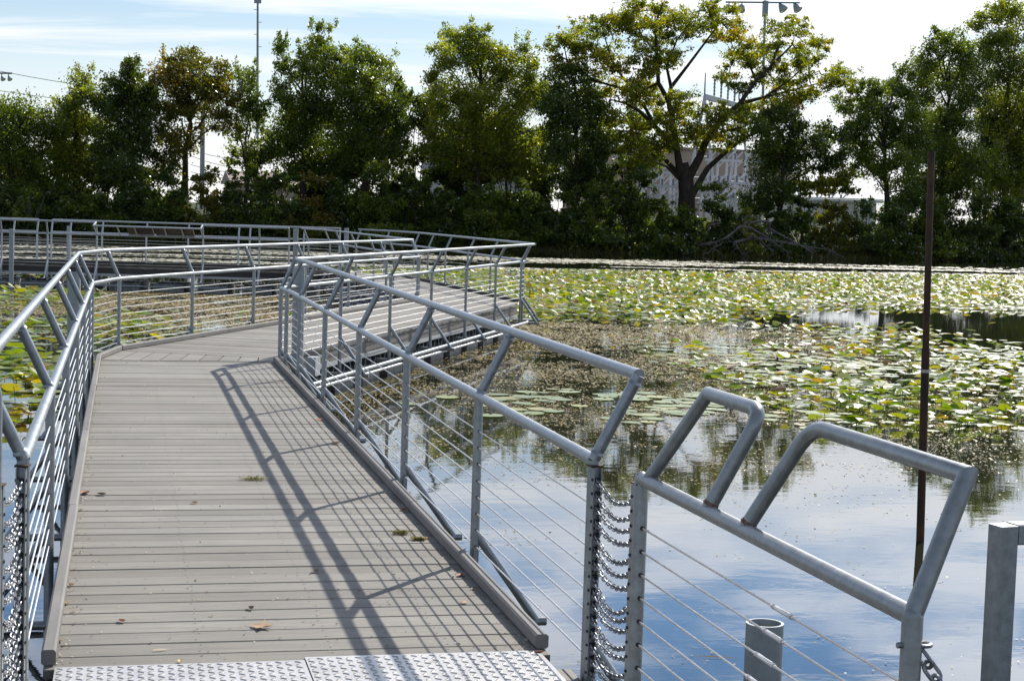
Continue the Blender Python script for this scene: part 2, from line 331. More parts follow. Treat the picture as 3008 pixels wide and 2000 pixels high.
def railing(label, pts, side, posts, steel=GALV, fine=True, braces=True, us=-0.05, cables=True, channel=None, name='cable_railing', top=None, no_strut=()):
    path = [Vector((x, y, 0)) for x, y in pts]; root = thing(name, label, 'railing', path[0], 'cable railings along the floating walkway')
    n = 14 if fine else 8; zz = Vector((0, 0, 1))
    mb = MB(); mb.tube([p+zz*HR for p in path], PR, n); mb.build('lower_rail', steel, root, loc=path[0]+zz*HR)
    up = offset_path(path, side, UD); shift = Vector((0, us, 0)) if fine else Vector((0, 0, 0))
    if top is None: top = [p+zz*H2+shift for p in up]
    mb = MB(); mb.tube(top, PR, n)
    if fine:
        for e in (top[0], top[-1]): pass
    mb.build('top_rail', steel, root, loc=top[0])
    for i, (x, y) in enumerate(posts):
        s = near_s(path, x, y); q, d = at_len(path, s); nn = n2(d, side)
        mb = MB(); mb.tube([q+zz*(-0.36), q+zz*HR], PR, n)
        if fine:
            mb.cm = 1
            for z in CZ:
                for e in (-1, 1): mb.tube([q+zz*z+d*(PR-.003)*e, q+zz*z+d*(PR+.008)*e], .0062, 6)
        mb.build('post', [steel, DARK], root, loc=q+zz*(-.36))
        if i not in no_strut:
            qu, _ = at_len(up, min(s*sum((b-a).length for a, b in zip(up, up[1:]))/max(1e-6, sum((b-a).length for a, b in zip(path, path[1:]))), 1e6))
            qu = q + nn*UD if len(path) == 2 else qu
            mb = MB(); e0, e1 = q+zz*HR, qu+zz*H2+shift; mb.tube([e0, e1], PR*.98, n)
            if fine:
                ud_ = (e1-e0).normalized()
                for w0 in (e0+ud_*(PR*1.35), e1-ud_*(PR*1.35)): mb.tube([w0-ud_*.006, w0-ud_*.002, w0+ud_*.003, w0+ud_*.006], [PR*1.22, PR*1.16, PR*1.07, PR*.98], n)
            mb.build('strut', steel, root, loc=q+zz*HR)
        if braces:
            o = q+nn*.31
            mb = MB(); mb.tube([q+zz*.13, o+zz*(-.30)], PR*.95, n); mb.build('brace', steel, root, loc=q+zz*.13)
            mb = MB(); mb.tube([q-nn*.16+zz*(-.30), o+nn*.045+zz*(-.30)], PR, n); mb.build('outrigger', steel, root, loc=q+zz*(-.3))
    if cables:
        for z in CZ:
            mb = MB(); mb.tube([p+zz*z for p in path], .0036, 6); mb.build('cable', CABLE, root, loc=path[0]+zz*z)
    return root
UX = Vector((1, 0, 0)); UY = Vector((0, 1, 0)); UZ = Vector((0, 0, 1))
def boards(mb, o, d, n, length, pitch, wid, first=0.0, screws=()):
    """planks across direction d from o (centre line), half width wid/2 along n"""
    k = 0; s = first
    while s + pitch <= length+1e-6:
        mb.cr = random.random(); dz = random.uniform(-.0015, .0015); c = o+d*(s+pitch/2)+UZ*(-.0175+dz)
        w = wid+random.uniform(-.004, .004)
        mb.cm = 0; mb.box(c, (w, pitch-.0075, .035), (n, d, UZ), .003)
        mb.cm = 1
        for sx in screws:
            for e in (-.27, .27):
                p = o+d*(s+pitch/2+e*pitch)+n*(sx+random.uniform(-.01, .01))+UZ*(dz+.0009)
                r_ = .0042; mb.add([p+n*(r_*math.cos(a))+d*(r_*math.sin(a)) for a in [i*math.pi/3 for i in range(6)]], [tuple(range(6))])
        s += pitch; k += 1
def kerb_run(root, pts, w=.05, h=.055, seg=3.1, m_=None):
    pts = [Vector((x, y, 0)) for x, y in pts]
    for a, b in zip(pts, pts[1:]):
        d = (b-a); l = d.length; d.normalize(); nn = Vector((d.y, -d.x, 0)); k = max(1, round(l/seg)); mb = MB()
        for i in range(k):
            s0, s1 = l*i/k+.004, l*(i+1)/k-.004; mb.cr = random.random(); c = a+d*((s0+s1)/2)+UZ*(h/2+.002)+nn*random.uniform(-.003, .003)
            mb.box(c, (s1-s0, w, h), (d, nn, UZ), .008)
        mb.build('kerb', m_ or KERB, root, loc=a)
PITCH_B = 0.16
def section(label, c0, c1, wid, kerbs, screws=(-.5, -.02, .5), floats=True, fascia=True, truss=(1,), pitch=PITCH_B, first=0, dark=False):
    c0 = Vector((*c0, 0)); c1 = Vector((*c1, 0)); d = (c1-c0); Ln = d.length; d.normalize(); n = Vector((d.y, -d.x, 0))
    root = thing('walkway_section', label, 'walkway', c0, 'sections of the floating walkway')
    mb = MB(); boards(mb, c0, d, n, Ln, pitch, wid, first, screws); mb.build('decking', [DECK, DARK], root, loc=c0, smooth=False)
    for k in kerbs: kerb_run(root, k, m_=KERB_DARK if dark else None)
    for e in (-1, 1):
        if fascia:
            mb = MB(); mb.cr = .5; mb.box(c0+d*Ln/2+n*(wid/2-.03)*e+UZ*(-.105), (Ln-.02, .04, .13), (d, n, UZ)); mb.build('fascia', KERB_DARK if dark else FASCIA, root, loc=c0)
            mb = MB(); mb.box(c0+d*Ln/2+n*(wid/2-.026)*e+UZ*(-.202), (Ln-.02, .055, .058), (d, n, UZ)); mb.build('edge_channel', CHAN, root, loc=c0)
        if e in truss:
            mb = MB(); q = c0+n*(wid/2-.06)*e; mb.tube([q+UZ*(-.46)+d*.1, q+UZ*(-.46)+d*(Ln-.1)], .018, 6)
            s = .15
            while s < Ln-.3:
                mb.tube([q+d*s+UZ*(-.23), q+d*(s+.14)+UZ*(-.46)], .007, 5); mb.tube([q+d*(s+.14)+UZ*(-.46), q+d*(s+.28)+UZ*(-.23)], .007, 5); s += .42
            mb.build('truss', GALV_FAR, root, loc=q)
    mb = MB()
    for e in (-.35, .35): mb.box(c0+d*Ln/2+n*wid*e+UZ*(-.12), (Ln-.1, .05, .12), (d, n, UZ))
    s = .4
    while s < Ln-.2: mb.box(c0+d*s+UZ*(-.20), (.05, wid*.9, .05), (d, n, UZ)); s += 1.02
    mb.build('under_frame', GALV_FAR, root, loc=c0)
    if floats:
        k = max(1, int(Ln/1.05))
        for i in range(k):
            c = c0+d*(Ln*(i+.5)/k)+UZ*(-.56); mb = MB(); mb.box(c, (.72, wid-.28, .34), (d, n, UZ), .05)
            mb.build('pontoon', FLOAT, root, loc=c)
    return root, d, n
ANG2 = 0.441; D2 = Vector((math.sin(ANG2), math.cos(ANG2), 0)); N2v = Vector((D2.y, -D2.x, 0))
W_ = 1.80
# section 1: the straight run ahead of the landing
xL, xR = -0.215, 1.508; cxm = (xL+xR)/2
sec1, _, _ = section('long straight deck of grey planks leading away from the ridged metal plate', (cxm, 5.883), (cxm, 17.45), W_,
        [[(xL-.025, 5.93), (xL-.025, 17.45)], [(xR+.025, 5.96), (xR+.025, 17.36)]], screws=(-.36, .12, .55), truss=())
# wedge of planks in the joint between the first and second sections, belongs to the second
P_l = Vector((0.0, 18.55, 0)); Q_r = P_l + N2v*1.72
c2a = P_l + N2v*.86; end_l = Vector((5.07, 29.55, 0)); L2 = (end_l-P_l).dot(D2); c2b = c2a + D2*L2
sec2, _, _ = section('second deck angled right beyond the bend, its open side edge showing pontoons below', tuple(c2a.xy), tuple(c2b.xy), W_,
        [[tuple((P_l-N2v*.025).xy), tuple((P_l+D2*L2-N2v*.025).xy)]], screws=(-.45, .1, .6), truss=(1, -1))
mb = MB(); k = 9
for i in range(k):
    t0, t1 = i/k+.004, (i+1)/k-.004
    a0 = Vector((xL-.02+(xR-xL+.06)*t0, 17.455, 0)); a1 = Vector((xL-.02+(xR-xL+.06)*t1, 17.455, 0))
    b0 = P_l-N2v*.03-D2*.004+N2v*1.78*t0; b1 = P_l-N2v*.03-D2*.004+N2v*1.78*t1; mb.cr = random.random()
    mb.poly([tuple(a0.xy), tuple(a1.xy), tuple(b1.xy), tuple(b0.xy)], -.035, -.0005)
mb.build('joint_planks', DECK, sec2, loc=P_l, smooth=False)
kerb_run(sec2, [(xL-.025, 17.47), tuple((P_l-N2v*.025-D2*.02).xy)])
mb = MB(); mb.box((1.99, 17.95, -.09), (.10, .16, .20), (N2v, D2, UZ), .008); mb.build('hinge_bracket', CHAN, sec2, loc=(1.99, 17.95, -.09))
bp = [Vector((1.78, 17.55, -.30)), Vector((1.98, 17.75, -.265)), Vector((2.2, 18.15, -.25)), Vector((6.70, 27.82, -.25)), Vector((6.78, 28.1, -.25))]
mb = MB(); mb.tube(bp, .024, 12); mb.build('bumper_pipe', GALV, sec2, loc=bp[0])
# section 3
c3a, c3b = Vector((6.06, 29.75)), Vector((5.62, 40.3))
d3 = (c3b-c3a).normalized(); m3 = Vector((d3.y, -d3.x))
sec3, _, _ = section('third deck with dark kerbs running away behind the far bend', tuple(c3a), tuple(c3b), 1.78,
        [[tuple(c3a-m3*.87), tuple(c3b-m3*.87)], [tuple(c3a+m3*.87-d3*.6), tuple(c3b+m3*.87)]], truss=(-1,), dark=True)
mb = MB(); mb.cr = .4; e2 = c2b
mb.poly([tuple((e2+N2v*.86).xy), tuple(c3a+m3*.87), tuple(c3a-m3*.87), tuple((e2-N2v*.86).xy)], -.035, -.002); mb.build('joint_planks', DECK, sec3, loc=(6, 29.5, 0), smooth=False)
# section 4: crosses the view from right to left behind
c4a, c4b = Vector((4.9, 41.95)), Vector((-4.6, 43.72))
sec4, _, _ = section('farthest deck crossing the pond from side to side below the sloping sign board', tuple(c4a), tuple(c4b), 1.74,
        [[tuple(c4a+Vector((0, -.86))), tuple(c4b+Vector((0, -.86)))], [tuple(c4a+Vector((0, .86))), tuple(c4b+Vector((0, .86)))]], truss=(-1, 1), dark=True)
mb = MB(); mb.cr = .5; mb.poly([tuple(c3b-m3*.87), tuple(c3b+m3*.87), (6.1, 41.3), (5.3, 42.75), (4.9, 42.8), (4.75, 41.1)], -.035, -.003); mb.build('joint_planks', DECK, sec4, loc=(5, 41, 0), smooth=False)

# landing with tread plate
land = thing('landing_platform', 'timber landing edge under the ridged metal plate at the near end', 'landing', (cxm, 5.0, 0))
mb = MB(); boards(mb, Vector((cxm, 3.0, -.006)), UY, UX, 2.87, .16, 1.86, 0, (-.8, .8)); mb.build('decking', [DECK, DARK], land, loc=(cxm, 5, 0), smooth=False)
mb = MB()
for e in (-.7, .7): mb.box((cxm+e, 4.4, -.12), (.06, 2.8, .12))
mb.build('under_frame', GALV_FAR, land, loc=(cxm, 4.4, -.12))
def tread_plate(name, label, cat, x0, x1, y0, y1, z, group=None, corners=None):
    mb = MB(); mb.poly(corners or [(x0, y0), (x1, y0), (x1, y1), (x0, y1)], z, z+.005)
    pit = .034; ni, nj = int((x1-x0)/pit), int((y1-y0)/pit)
    for j in range(nj):
        for i in range(ni):
            c = Vector((x0+(i+.5)*pit, y0+(j+.5)*pit, z+.005)); a = R(35) if (i+j) % 2 else R(-35)
            u = Vector((math.cos(a), math.sin(a), 0)); v = Vector((-u.y, u.x, 0)); h = UZ*.0032
            mb.add([c-u*.0145, c-v*.0042+h*0, c+u*.0145, c+v*.0042, c-u*.010+h, c+u*.010+h], [(0, 1, 5, 4), (1, 2, 5), (2, 3, 5), (3, 0, 4, 5)])
    o = mb.build(name, PLATE, loc=((x0+x1)/2, (y0+y1)/2, z), smooth=False); return tag(o, label, cat, group)
tread_plate('tread_plate', 'ridged bright metal plate at the near end lying in full sun', 'metal plate', -.215, .645, 4.9, 5.895, .0, 'ridged plates across the landing joint')
tread_plate('tread_plate', 'ridged metal plate striped by railing shadow at the near end', 'metal plate', .650, 1.515, 4.9, 5.935, .0, 'ridged plates across the landing joint')

# railings of section 1 and 2
P1 = [(1.608, 5.61), (1.608, 7.572), (1.608, 9.617), (1.608, 11.66), (1.608, 13.71), (1.608, 15.75), (1.608, 16.95), (1.585, 17.45)]
railing('cable railing casting the ladder of shadow on the straight deck', [(1.608, 5.61), (1.608, 16.6), (1.585, 17.45)], 1, P1)
railing('cable railing with chains at its near end, opposite the one casting shadow', [(-.312, 5.66), (-.312, 17.6), (-.10, 18.62)], -1,
        [(-.312, 5.66), (-.312, 7.72), (-.312, 9.76), (-.312, 11.81), (-.312, 13.85), (-.312, 15.9), (-.312, 17.55)])
q0 = Vector((3.301, 21.06, 0)); l0 = Vector((-.065, 18.79, 0))
P2 = [tuple((q0+D2*2.045*j).xy) for j in range(-1, 4)] + [(6.78, 28.45)]
railing('cable railing along the open water side of the angled second deck', [(1.585, 17.45), (1.75, 17.75), (6.86, 28.75)], 1, P2)
P3 = [tuple((l0+D2*2.042*j).xy) for j in range(0, 6)] + [(5.13, 29.8)]
railing('sunlit cable railing along the pad-filled side of the angled second deck', [(-.10, 18.62), (-.02, 18.88), (5.17, 29.87)], -1, P3)
# section 3
P4 = [(6.95, 29.2), (6.9, 31.6), (6.85, 33.5), (6.78, 35.6), (6.7, 37.4), (6.62, 39.0), (6.2, 40.8), (5.65, 41.9)]
railing('outer railing of the third deck, dark trees behind its slanted struts', [(6.95, 28.95), (6.62, 39.0), (6.2, 40.8), (5.6, 42.0)], 1, P4, fine=False)
P5 = [(5.19, 29.95), (5.08, 32.2), (4.98, 34.2), (4.88, 36.2), (4.80, 38.1), (4.72, 39.6), (4.35, 40.75)]
railing('inner railing of the third deck ending at the tall round pile', [(5.19, 29.9), (4.72, 39.6), (4.3, 40.85)], -1, P5, fine=False)
# section 4
def onl(px, a, b):
    d = ray(px, 690); a = Vector((*a, 0)); b = Vector((*b, 0)); e = b-a
    t = (a.x*d.y-a.y*d.x)/(d.x*e.y-d.y*e.x); q = a+e*t; return (q.x, q.y)
nA, nB = (3.78, 41.1), (-4.4, 42.75); fA, fB = (5.0, 42.95), (-5.0, 44.85)
g_r = onl(151, fA, fB); g_l = onl(109, fA, fB); f_r = onl(1000, fA, fB)
s_r, s_l = onl(597, nA, nB), onl(285, nA, nB)
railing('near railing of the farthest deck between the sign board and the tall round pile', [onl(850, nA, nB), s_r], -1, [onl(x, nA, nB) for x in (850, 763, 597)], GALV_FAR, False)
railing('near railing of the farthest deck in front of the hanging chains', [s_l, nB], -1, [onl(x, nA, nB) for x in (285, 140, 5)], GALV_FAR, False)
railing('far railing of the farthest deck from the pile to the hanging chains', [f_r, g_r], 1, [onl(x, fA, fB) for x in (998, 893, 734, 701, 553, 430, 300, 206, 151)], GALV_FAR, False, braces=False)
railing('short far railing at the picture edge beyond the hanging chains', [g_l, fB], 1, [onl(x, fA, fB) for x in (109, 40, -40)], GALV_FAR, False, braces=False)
# lean-out frame with sign board between the two near railings
a, b_ = Vector((*s_r, 0)), Vector((*s_l, 0)); dd = (b_-a).normalized(); no = Vector((-dd.y, dd.x, 0)); no = no if no.y < 0 else -no
sg = thing('sign_board', 'dark sloping information board on a leaning tube frame over the water', 'sign', (a+b_)/2)
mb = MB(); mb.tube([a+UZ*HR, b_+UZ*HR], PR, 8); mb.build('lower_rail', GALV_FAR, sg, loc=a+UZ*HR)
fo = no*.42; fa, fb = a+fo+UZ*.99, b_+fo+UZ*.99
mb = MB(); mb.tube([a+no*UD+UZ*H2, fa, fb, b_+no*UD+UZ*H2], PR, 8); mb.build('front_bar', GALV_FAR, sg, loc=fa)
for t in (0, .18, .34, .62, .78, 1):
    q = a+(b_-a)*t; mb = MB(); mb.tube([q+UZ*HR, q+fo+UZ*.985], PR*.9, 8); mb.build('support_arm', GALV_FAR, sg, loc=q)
BOARD, _n, _b = mat('board_underside'); L(_n, ramp(_n, noise(_n, pos(_n), 3, 3), [(.4, (.02, .02, .022)), (.6, (.09, .07, .055))]), _b.inputs['Base Color']); setp(_b, rough=.6)
for t0, t1 in ((.08, .44), (.46, .70)):
    q = a+(b_-a)*((t0+t1)/2)+no*.17+UZ*.905; sl = (no*.40+UZ*.19).normalized()
    mb = MB(); mb.box(q, ((b_-a).length*(t1-t0), .44, .03), (dd, sl, dd.cross(sl))); mb.build('panel', BOARD, sg, loc=q, smooth=False)
lp = a+(b_-a)*.56+no*.25; mb = MB(); mb.tube([lp+UZ*.85, lp+UZ*.2-dd*.02, lp+UZ*.02+dd*.03, lp-UZ*.06-dd*.14, lp-UZ*.06-dd*.3, lp+UZ*.0-dd*.38], .008, 6); mb.build('cord', DARK, sg, loc=lp)
bx_ = onz(440, 772, 0); mb = MB(); mb.box((bx_.x, bx_.y-.05, -.06), (.17, .12, .15), None, .01); mb.tube([(bx_.x-.06, bx_.y-.05, -.12), (bx_.x-.12, bx_.y-.05, -.45)], .02, 6); mb.tube([(bx_.x+.06, bx_.y-.05, -.12), (bx_.x+.07, bx_.y-.05, -.45)], .02, 6)
tag(mb.build('junction_box', CHAN, loc=(bx_.x, bx_.y, -.06)), 'small grey box on legs at the edge of the farthest deck', 'box')
tread_plate('tread_plate', 'bright metal plate on the far deck below the hanging chains', 'metal plate', -2.75, -1.35, 42.6, 44.0, .002)

# ------------------------------------------------------------------ chain curtains
def link_chain(mb, pts, pitch=.0195, w=.0065, wr=.0027, seg=10, n=6):
    pts = [Vector(p) for p in pts]; ls = [0]
    for a, b in zip(pts, pts[1:]): ls.append(ls[-1]+(b-a).length)
    k = int(ls[-1]/pitch)
    def atl(s):
        for i in range(len(pts)-1):
            if s <= ls[i+1]: return pts[i]+(pts[i+1]-pts[i])*((s-ls[i])/(ls[i+1]-ls[i])), (pts[i+1]-pts[i]).normalized()
        return pts[-1], (pts[-1]-pts[-2]).normalized()
    for i in range(k):
        c, t = atl((i+.5)*pitch); s_ = t.cross(UZ); s_ = s_.normalized() if s_.length > .05 else UX.copy(); b = s_.cross(t)
        a = R(45) + (R(90) if i % 2 else 0) + random.uniform(-.25, .25); u = s_*math.cos(a)+b*math.sin(a)
        h = pitch*.5-.001+wr; loop = []
        for j in range(seg):
            an = 2*math.pi*j/seg; ex = math.cos(an); ey = math.sin(an)
            loop.append(c + t*(ex*(w+wr) + (h-w+wr)*(1 if ex > 0 else -1)*.62) + u*(ey*(w+wr)*.95))
        mb.tube(loop, wr, n, closed=True)
def catenary(a, b, sag, k=14):
    a = Vector(a); b = Vector(b); return [a+(b-a)*(i/k)-UZ*sag*4*(i/k)*(1-i/k) for i in range(k+1)]
def chain_curtain(label, a, b, tops, z0, z1, count, rail_post_b=True):
    a = Vector((*a, 0)); b = Vector((*b, 0)); d = (b-a).normalized(); root = thing('chain_curtain', label, 'chain barrier', a, 'chain barriers closing gaps in the railings')
    for q, e in ((a, 1), (b, -1)):
        mb = MB(); n = n2(d, 1); c = q+d*e*(PR+.012)+UZ*((z0+z1)/2)
        for s in (-1, 1): mb.box(c+n*.014*s, (.024, .004, z1-z0+.08), (d, n, UZ))
        mb.box(c-d*e*.010, (.004, .024, z1-z0+.08), (d, n, UZ))
        mb.cm = 1
        for i in range(count):
            z = z0+(z1-z0)*i/(count-1); mb.tube([q+d*e*(PR+.014)+n*.02+UZ*z, q+d*e*(PR+.014)-n*.02+UZ*z], .0055, 6)
        mb.build('channel', [GALV, DARK], root, loc=c, smooth=False)
        mb = MB(); mb.box(q+UZ*(z1+.046)+d*e*.012, (.05, .045, .006), (d, n, UZ)); mb.build('end_cap', RUST, root, loc=q+UZ*z1)
    for i in range(count):
        z = z0+(z1-z0)*i/(count-1); mb = MB(); sag = random.uniform(.035, .06) + (.03 if i == 7 else 0)
        link_chain(mb, catenary(a+d*(PR+.012)+UZ*(z+random.uniform(-.004, .004)), b-d*(PR+.012)+UZ*(z-.006), sag))
        mb.build('chain', CHAIN, root, loc=a+UZ*z)
    return root
chain_curtain('curtain of hanging chains closing the gap beside the foreground railing with looped handles', (1.608, 5.61), (1.655, 5.20), None, .02, .70, 15)
chain_curtain('curtain of hanging chains at the near end of the railing on the pad side', (-.312, 5.66), (-.368, 5.25), None, .02, .70, 15)
ca, cb_ = Vector((*g_r, 0)), Vector((*g_l, 0))
root = thing('chain_curtain', 'distant curtain of thin chains across the gap in the far railing', 'chain barrier', ca, 'chain barriers closing gaps in the railings')
for i in range(12):
    mb = MB(); mb.tube(catenary(ca+UZ*(.05+.056*i), cb_+UZ*(.05+.056*i), .09, 8), .006, 5); mb.build('chain', CHAIN, root, loc=ca+UZ*(.05+.056*i))

# foreground railing with looped handles
def bend(pts, r, k=6):
    pts = [Vector(p) for p in pts]; out = [pts[0]]
    for i in range(1, len(pts)-1):
        a, p, c = pts[i-1], pts[i], pts[i+1]; u = (a-p).normalized(); v = (c-p).normalized(); rr = min(r, (a-p).length*.45, (c-p).length*.45)
        for j in range(k+1):
            t = j/k; out.append((p+u*rr)*(1-t)**2 + p*2*t*(1-t) + (p+v*rr)*t*t)
    return out+[pts[-1]]
ra, rb = Vector((1.655, 5.20, 0)), Vector((1.692, 3.33, 0)); rd = (rb-ra).normalized(); rn = Vector((1, 0.02, 0)).normalized()
fr = thing('looped_railing', 'foreground railing with two looped handle bars and a slack chain at its end post', 'railing', ra)
def rl(y): return ra+(rb-ra)*((ra.y-y)/(ra.y-rb.y))
mb = MB(); mb.tube([ra+UZ*HR, rb+UZ*HR], PR*1.05, 16); mb.build('lower_rail', GALV_WORN, fr, loc=ra+UZ*HR)
for q in (ra, rb):
    mb = MB(); mb.tube([q-UZ*.5, q+UZ*HR, q+UZ*(HR+.010), q+UZ*(HR+.018), q+UZ*(HR+.024)], [PR*1.1, PR*1.1, PR*1.0, PR*.78, PR*.3], 16); mb.build('post', GALV_WORN, fr, loc=q)
def upq(y, dy): return rl(y)+rn*UD+UZ*H2+UY*dy
mb = MB(); mb.tube([rl(5.14)+UZ*HR] + [upq(5.14, -.16)] + bend([upq(5.14, -.16), upq(4.66, -.12), rl(4.60)+UZ*HR], .07)[1:], PR*1.02, 16); mb.build('short_loop', GALV_WORN, fr, loc=rl(5.14)+UZ*HR)
mb = MB(); mb.tube(bend([rl(4.31)+UZ*HR, upq(4.30, -.10), upq(3.40, -.03)], .085) + [rb+UZ*HR], PR*1.02, 16); mb.build('long_loop', GALV_WORN, fr, loc=rl(4.31)+UZ*HR)
STAIN, _n, _b = mat('rust_stain'); L(_n, ramp(_n, noise(_n, pos(_n), 90, 5, .7), [(.35, (.10, .045, .025)), (.6, (.22, .12, .08)), (.8, (.32, .33, .33))]), _b.inputs['Base Color']); setp(_b, rough=.7)
for q_, d_ in ((rl(4.60)+UZ*HR, upq(4.66, -.12)-rl(4.60)-UZ*HR), (rl(4.31)+UZ*HR, upq(4.30, -.10)-rl(4.31)-UZ*HR)):
    d_ = d_.normalized(); mb = MB(); mb.tube([q_+d_*(PR*1.0), q_+d_*(PR*1.0+.004), q_+d_*(PR*1.0+.012)], [PR*1.16, PR*1.12, PR*1.025], 16); mb.build('rusty_weld', STAIN, fr, loc=q_)
for i, z in enumerate(CZ):
    mb = MB(); mb.tube([ra+UZ*z, rb+UZ*z], .0036, 6); cb2 = mb.build('cable', CABLE, fr, loc=ra+UZ*z)
    y = 4.03+.05*i; q = rl(y)+UZ*z; mb = MB()
    mb.tube([q-rd*.075, q-rd*.055, q-rd*.05, q+rd*.05, q+rd*.055, q+rd*.075], [.0045, .0045, .0065, .0065, .0045, .0045], 8)
    for e in (-.055, .055): mb.tube([q+rd*(e-.006), q+rd*(e+.006)], .0075, 6)
    o = mb.build('turnbuckle', CABLE, cb2); o.location = -cb2.location - fr.location; o.parent = cb2
mb = MB(); mb.cm = 0
for z in CZ:
    for q, e in ((ra, 1),): mb.tube([q+UZ*z+rd*(PR*1.02), q+UZ*z+rd*(PR+.010)], .0075, 8)
mb.build('ferrule', DARK, fr, loc=ra)
mb = MB(); s0 = rb+rn*.02+UZ*.685; link_chain(mb, [s0, s0+Vector((.03, -.02, -.05)), s0+Vector((.055, -.035, -.13)), s0+Vector((.10, -.06, -.20)), s0+Vector((.2, -.1, -.24))], .034, .010, .0048, 12, 8)
tag(mb.build('slack_chain', CHAIN, loc=s0), 'thick slack chain hooked on the end post of the looped railing', 'chain')
mb = MB()
for z in (.70, .60):
    c = rb+rn*(.028)+UZ*z; mb.tube([c+Vector((math.cos(t)*.017, math.sin(t)*.017, 0)) for t in [i*math.pi/6 for i in range(12)]], .005, 8, closed=True)
    mb.tube([rb+UZ*z-rn*.034, rb+UZ*z-rn*.018], .007, 8)
mb.build('eyelet', CHAIN, fr, loc=rb+UZ*.65)
# foreground railing on the other side: only its bent end bar shows
lf = thing('looped_railing', 'bent end bar of a foreground railing at the far left picture edge', 'railing', (-.375, 5.22, 0))
q = Vector((-.372, 5.235, 0)); mb = MB(); mb.tube(bend([q-UZ*.5, q+UZ*1.062, q+Vector((-.25, -.5, 1.062))], .06), PR, 14); mb.build('end_bar', GALV, lf, loc=q)
mb = MB(); mb.tube([q+UZ*HR+Vector((-.05, -.1, 0)), q+Vector((-.1, -1.2, HR))], PR, 12); mb.build('lower_rail', GALV, lf, loc=q)

# square-tube gate at the right
gt = thing('metal_gate', 'square steel tube gate frame at the right edge of the picture', 'gate', (2.575, 4.57, 0))
ga = Vector((2.575, 4.565, 0)); gd = Vector((.985, .17, 0)).normalized(); gn = Vector((gd.y, -gd.x, 0)); tw = .066
for k, nm in ((0, 'near_stile'), (1.0, 'far_stile')):
    mb = MB(); mb.box(ga+gd*(k+tw/2)+UZ*.11, (1.22, tw, tw), (UZ, gd, gn), .004); mb.build('stile', GALV, gt, loc=ga+gd*k)
for z, nm in ((.72-tw/2+.005, 'top_bar'), (-.42, 'bottom_bar')):
    mb = MB(); mb.box(ga+gd*(.5+tw/2)+UZ*z, (1.0-tw-.002, tw-.004, tw-.004), (gd, gn, UZ), .004); mb.build(nm, GALV, gt, loc=ga+UZ*z)
for k in (.25, .45, .65, .85):
    mb = MB(); mb.tube([ga+gd*k+UZ*(-.39), ga+gd*k+UZ*.655], .008, 8); mb.build('bar', GALV, gt, loc=ga+gd*k)

# ------------------------------------------------------------------ piles and posts in the water
def pile(label, x, y, ztop, r=.062, matl=PILE, hollow=True, zb=-1.8):
    n = 24; mb = MB(); c = Vector((x, y, 0))
    if hollow:
        prof = [(r, zb), (r, ztop), (r*.86, ztop), (r*.86, ztop-.5)]
        vs = [c+Vector((math.cos(2*math.pi*j/n)*a, math.sin(2*math.pi*j/n)*a, z)) for a, z in prof for j in range(n)]
        fs = [(i*n+j, i*n+(j+1) % n, (i+1)*n+(j+1) % n, (i+1)*n+j) for i in range(3) for j in range(n)] + [tuple(3*n+j for j in range(n))]
        mb.add(vs, fs)
    else: mb.tube([c+UZ*zb, c+UZ*ztop], r, n)
    return tag(mb.build('mooring_pile', matl, loc=(x, y, 0)), label, 'pile', 'round steel piles holding the walkway')
def zat(px, py, y): return ony(px, py, y)
q = zat(2247, 1828, 5.55); pile('hollow open-topped pile standing in the water behind the foreground cables', q.x, q.y, q.z, .068)
q = zat(879, 786, 17.9); pile('round pile just outside the bend of the shadow-casting railing', q.x, q.y, q.z, .064)
q = zat(218, 799, 17.9); pile('stout pile seen through the struts of the railing on the pad side', q.x, q.y, q.z, .066)
q = zat(869, 671, 40.9); pile('tall pile at the inner corner between the third and farthest decks', q.x, q.y, q.z, .062)
q = zat(1018, 670, 43.4); pile('pile in the gap of the outer far railing', q.x, q.y, q.z, .058)
q = zat(34, 672, 41.9); pile('pile with a bracket in front of the farthest deck at the left edge', q.x, q.y, q.z, .056)
q = zat(203, 664, 45.2); pile('pile behind the farthest deck next to the hanging chains', q.x, q.y, q.z, .058)
b0 = onz(2703, 1588, WZ); t0 = ony(2736, 447, b0.y+.02)
rp = thing('rusty_pole', 'tall rusty brown steel pole standing in the pond', 'pole', (b0.x, b0.y, WZ))
j0 = b0+(t0-b0)*.50; mb = MB(); mb.tube([b0+(b0-t0)*.25, j0], .028, 16); mb.build('lower_tube', RUST, rp, loc=b0)
mb = MB(); mb.tube([j0-(t0-b0)*.01, t0], .0235, 16); mb.tube([t0-(t0-b0).normalized()*.03, t0+UZ*.004], .026, 16); mb.build('upper_tube', RUST, rp, loc=j0)
TAPE, _n, _b = mat('pale_band'); setp(_b, base=(.5, .47, .42), rough=.7)
j1 = b0+(t0-b0)*.437; mb = MB(); mb.tube([j1, j1+(t0-b0)*.008], .0298, 16); mb.build('band', TAPE, rp, loc=j1)

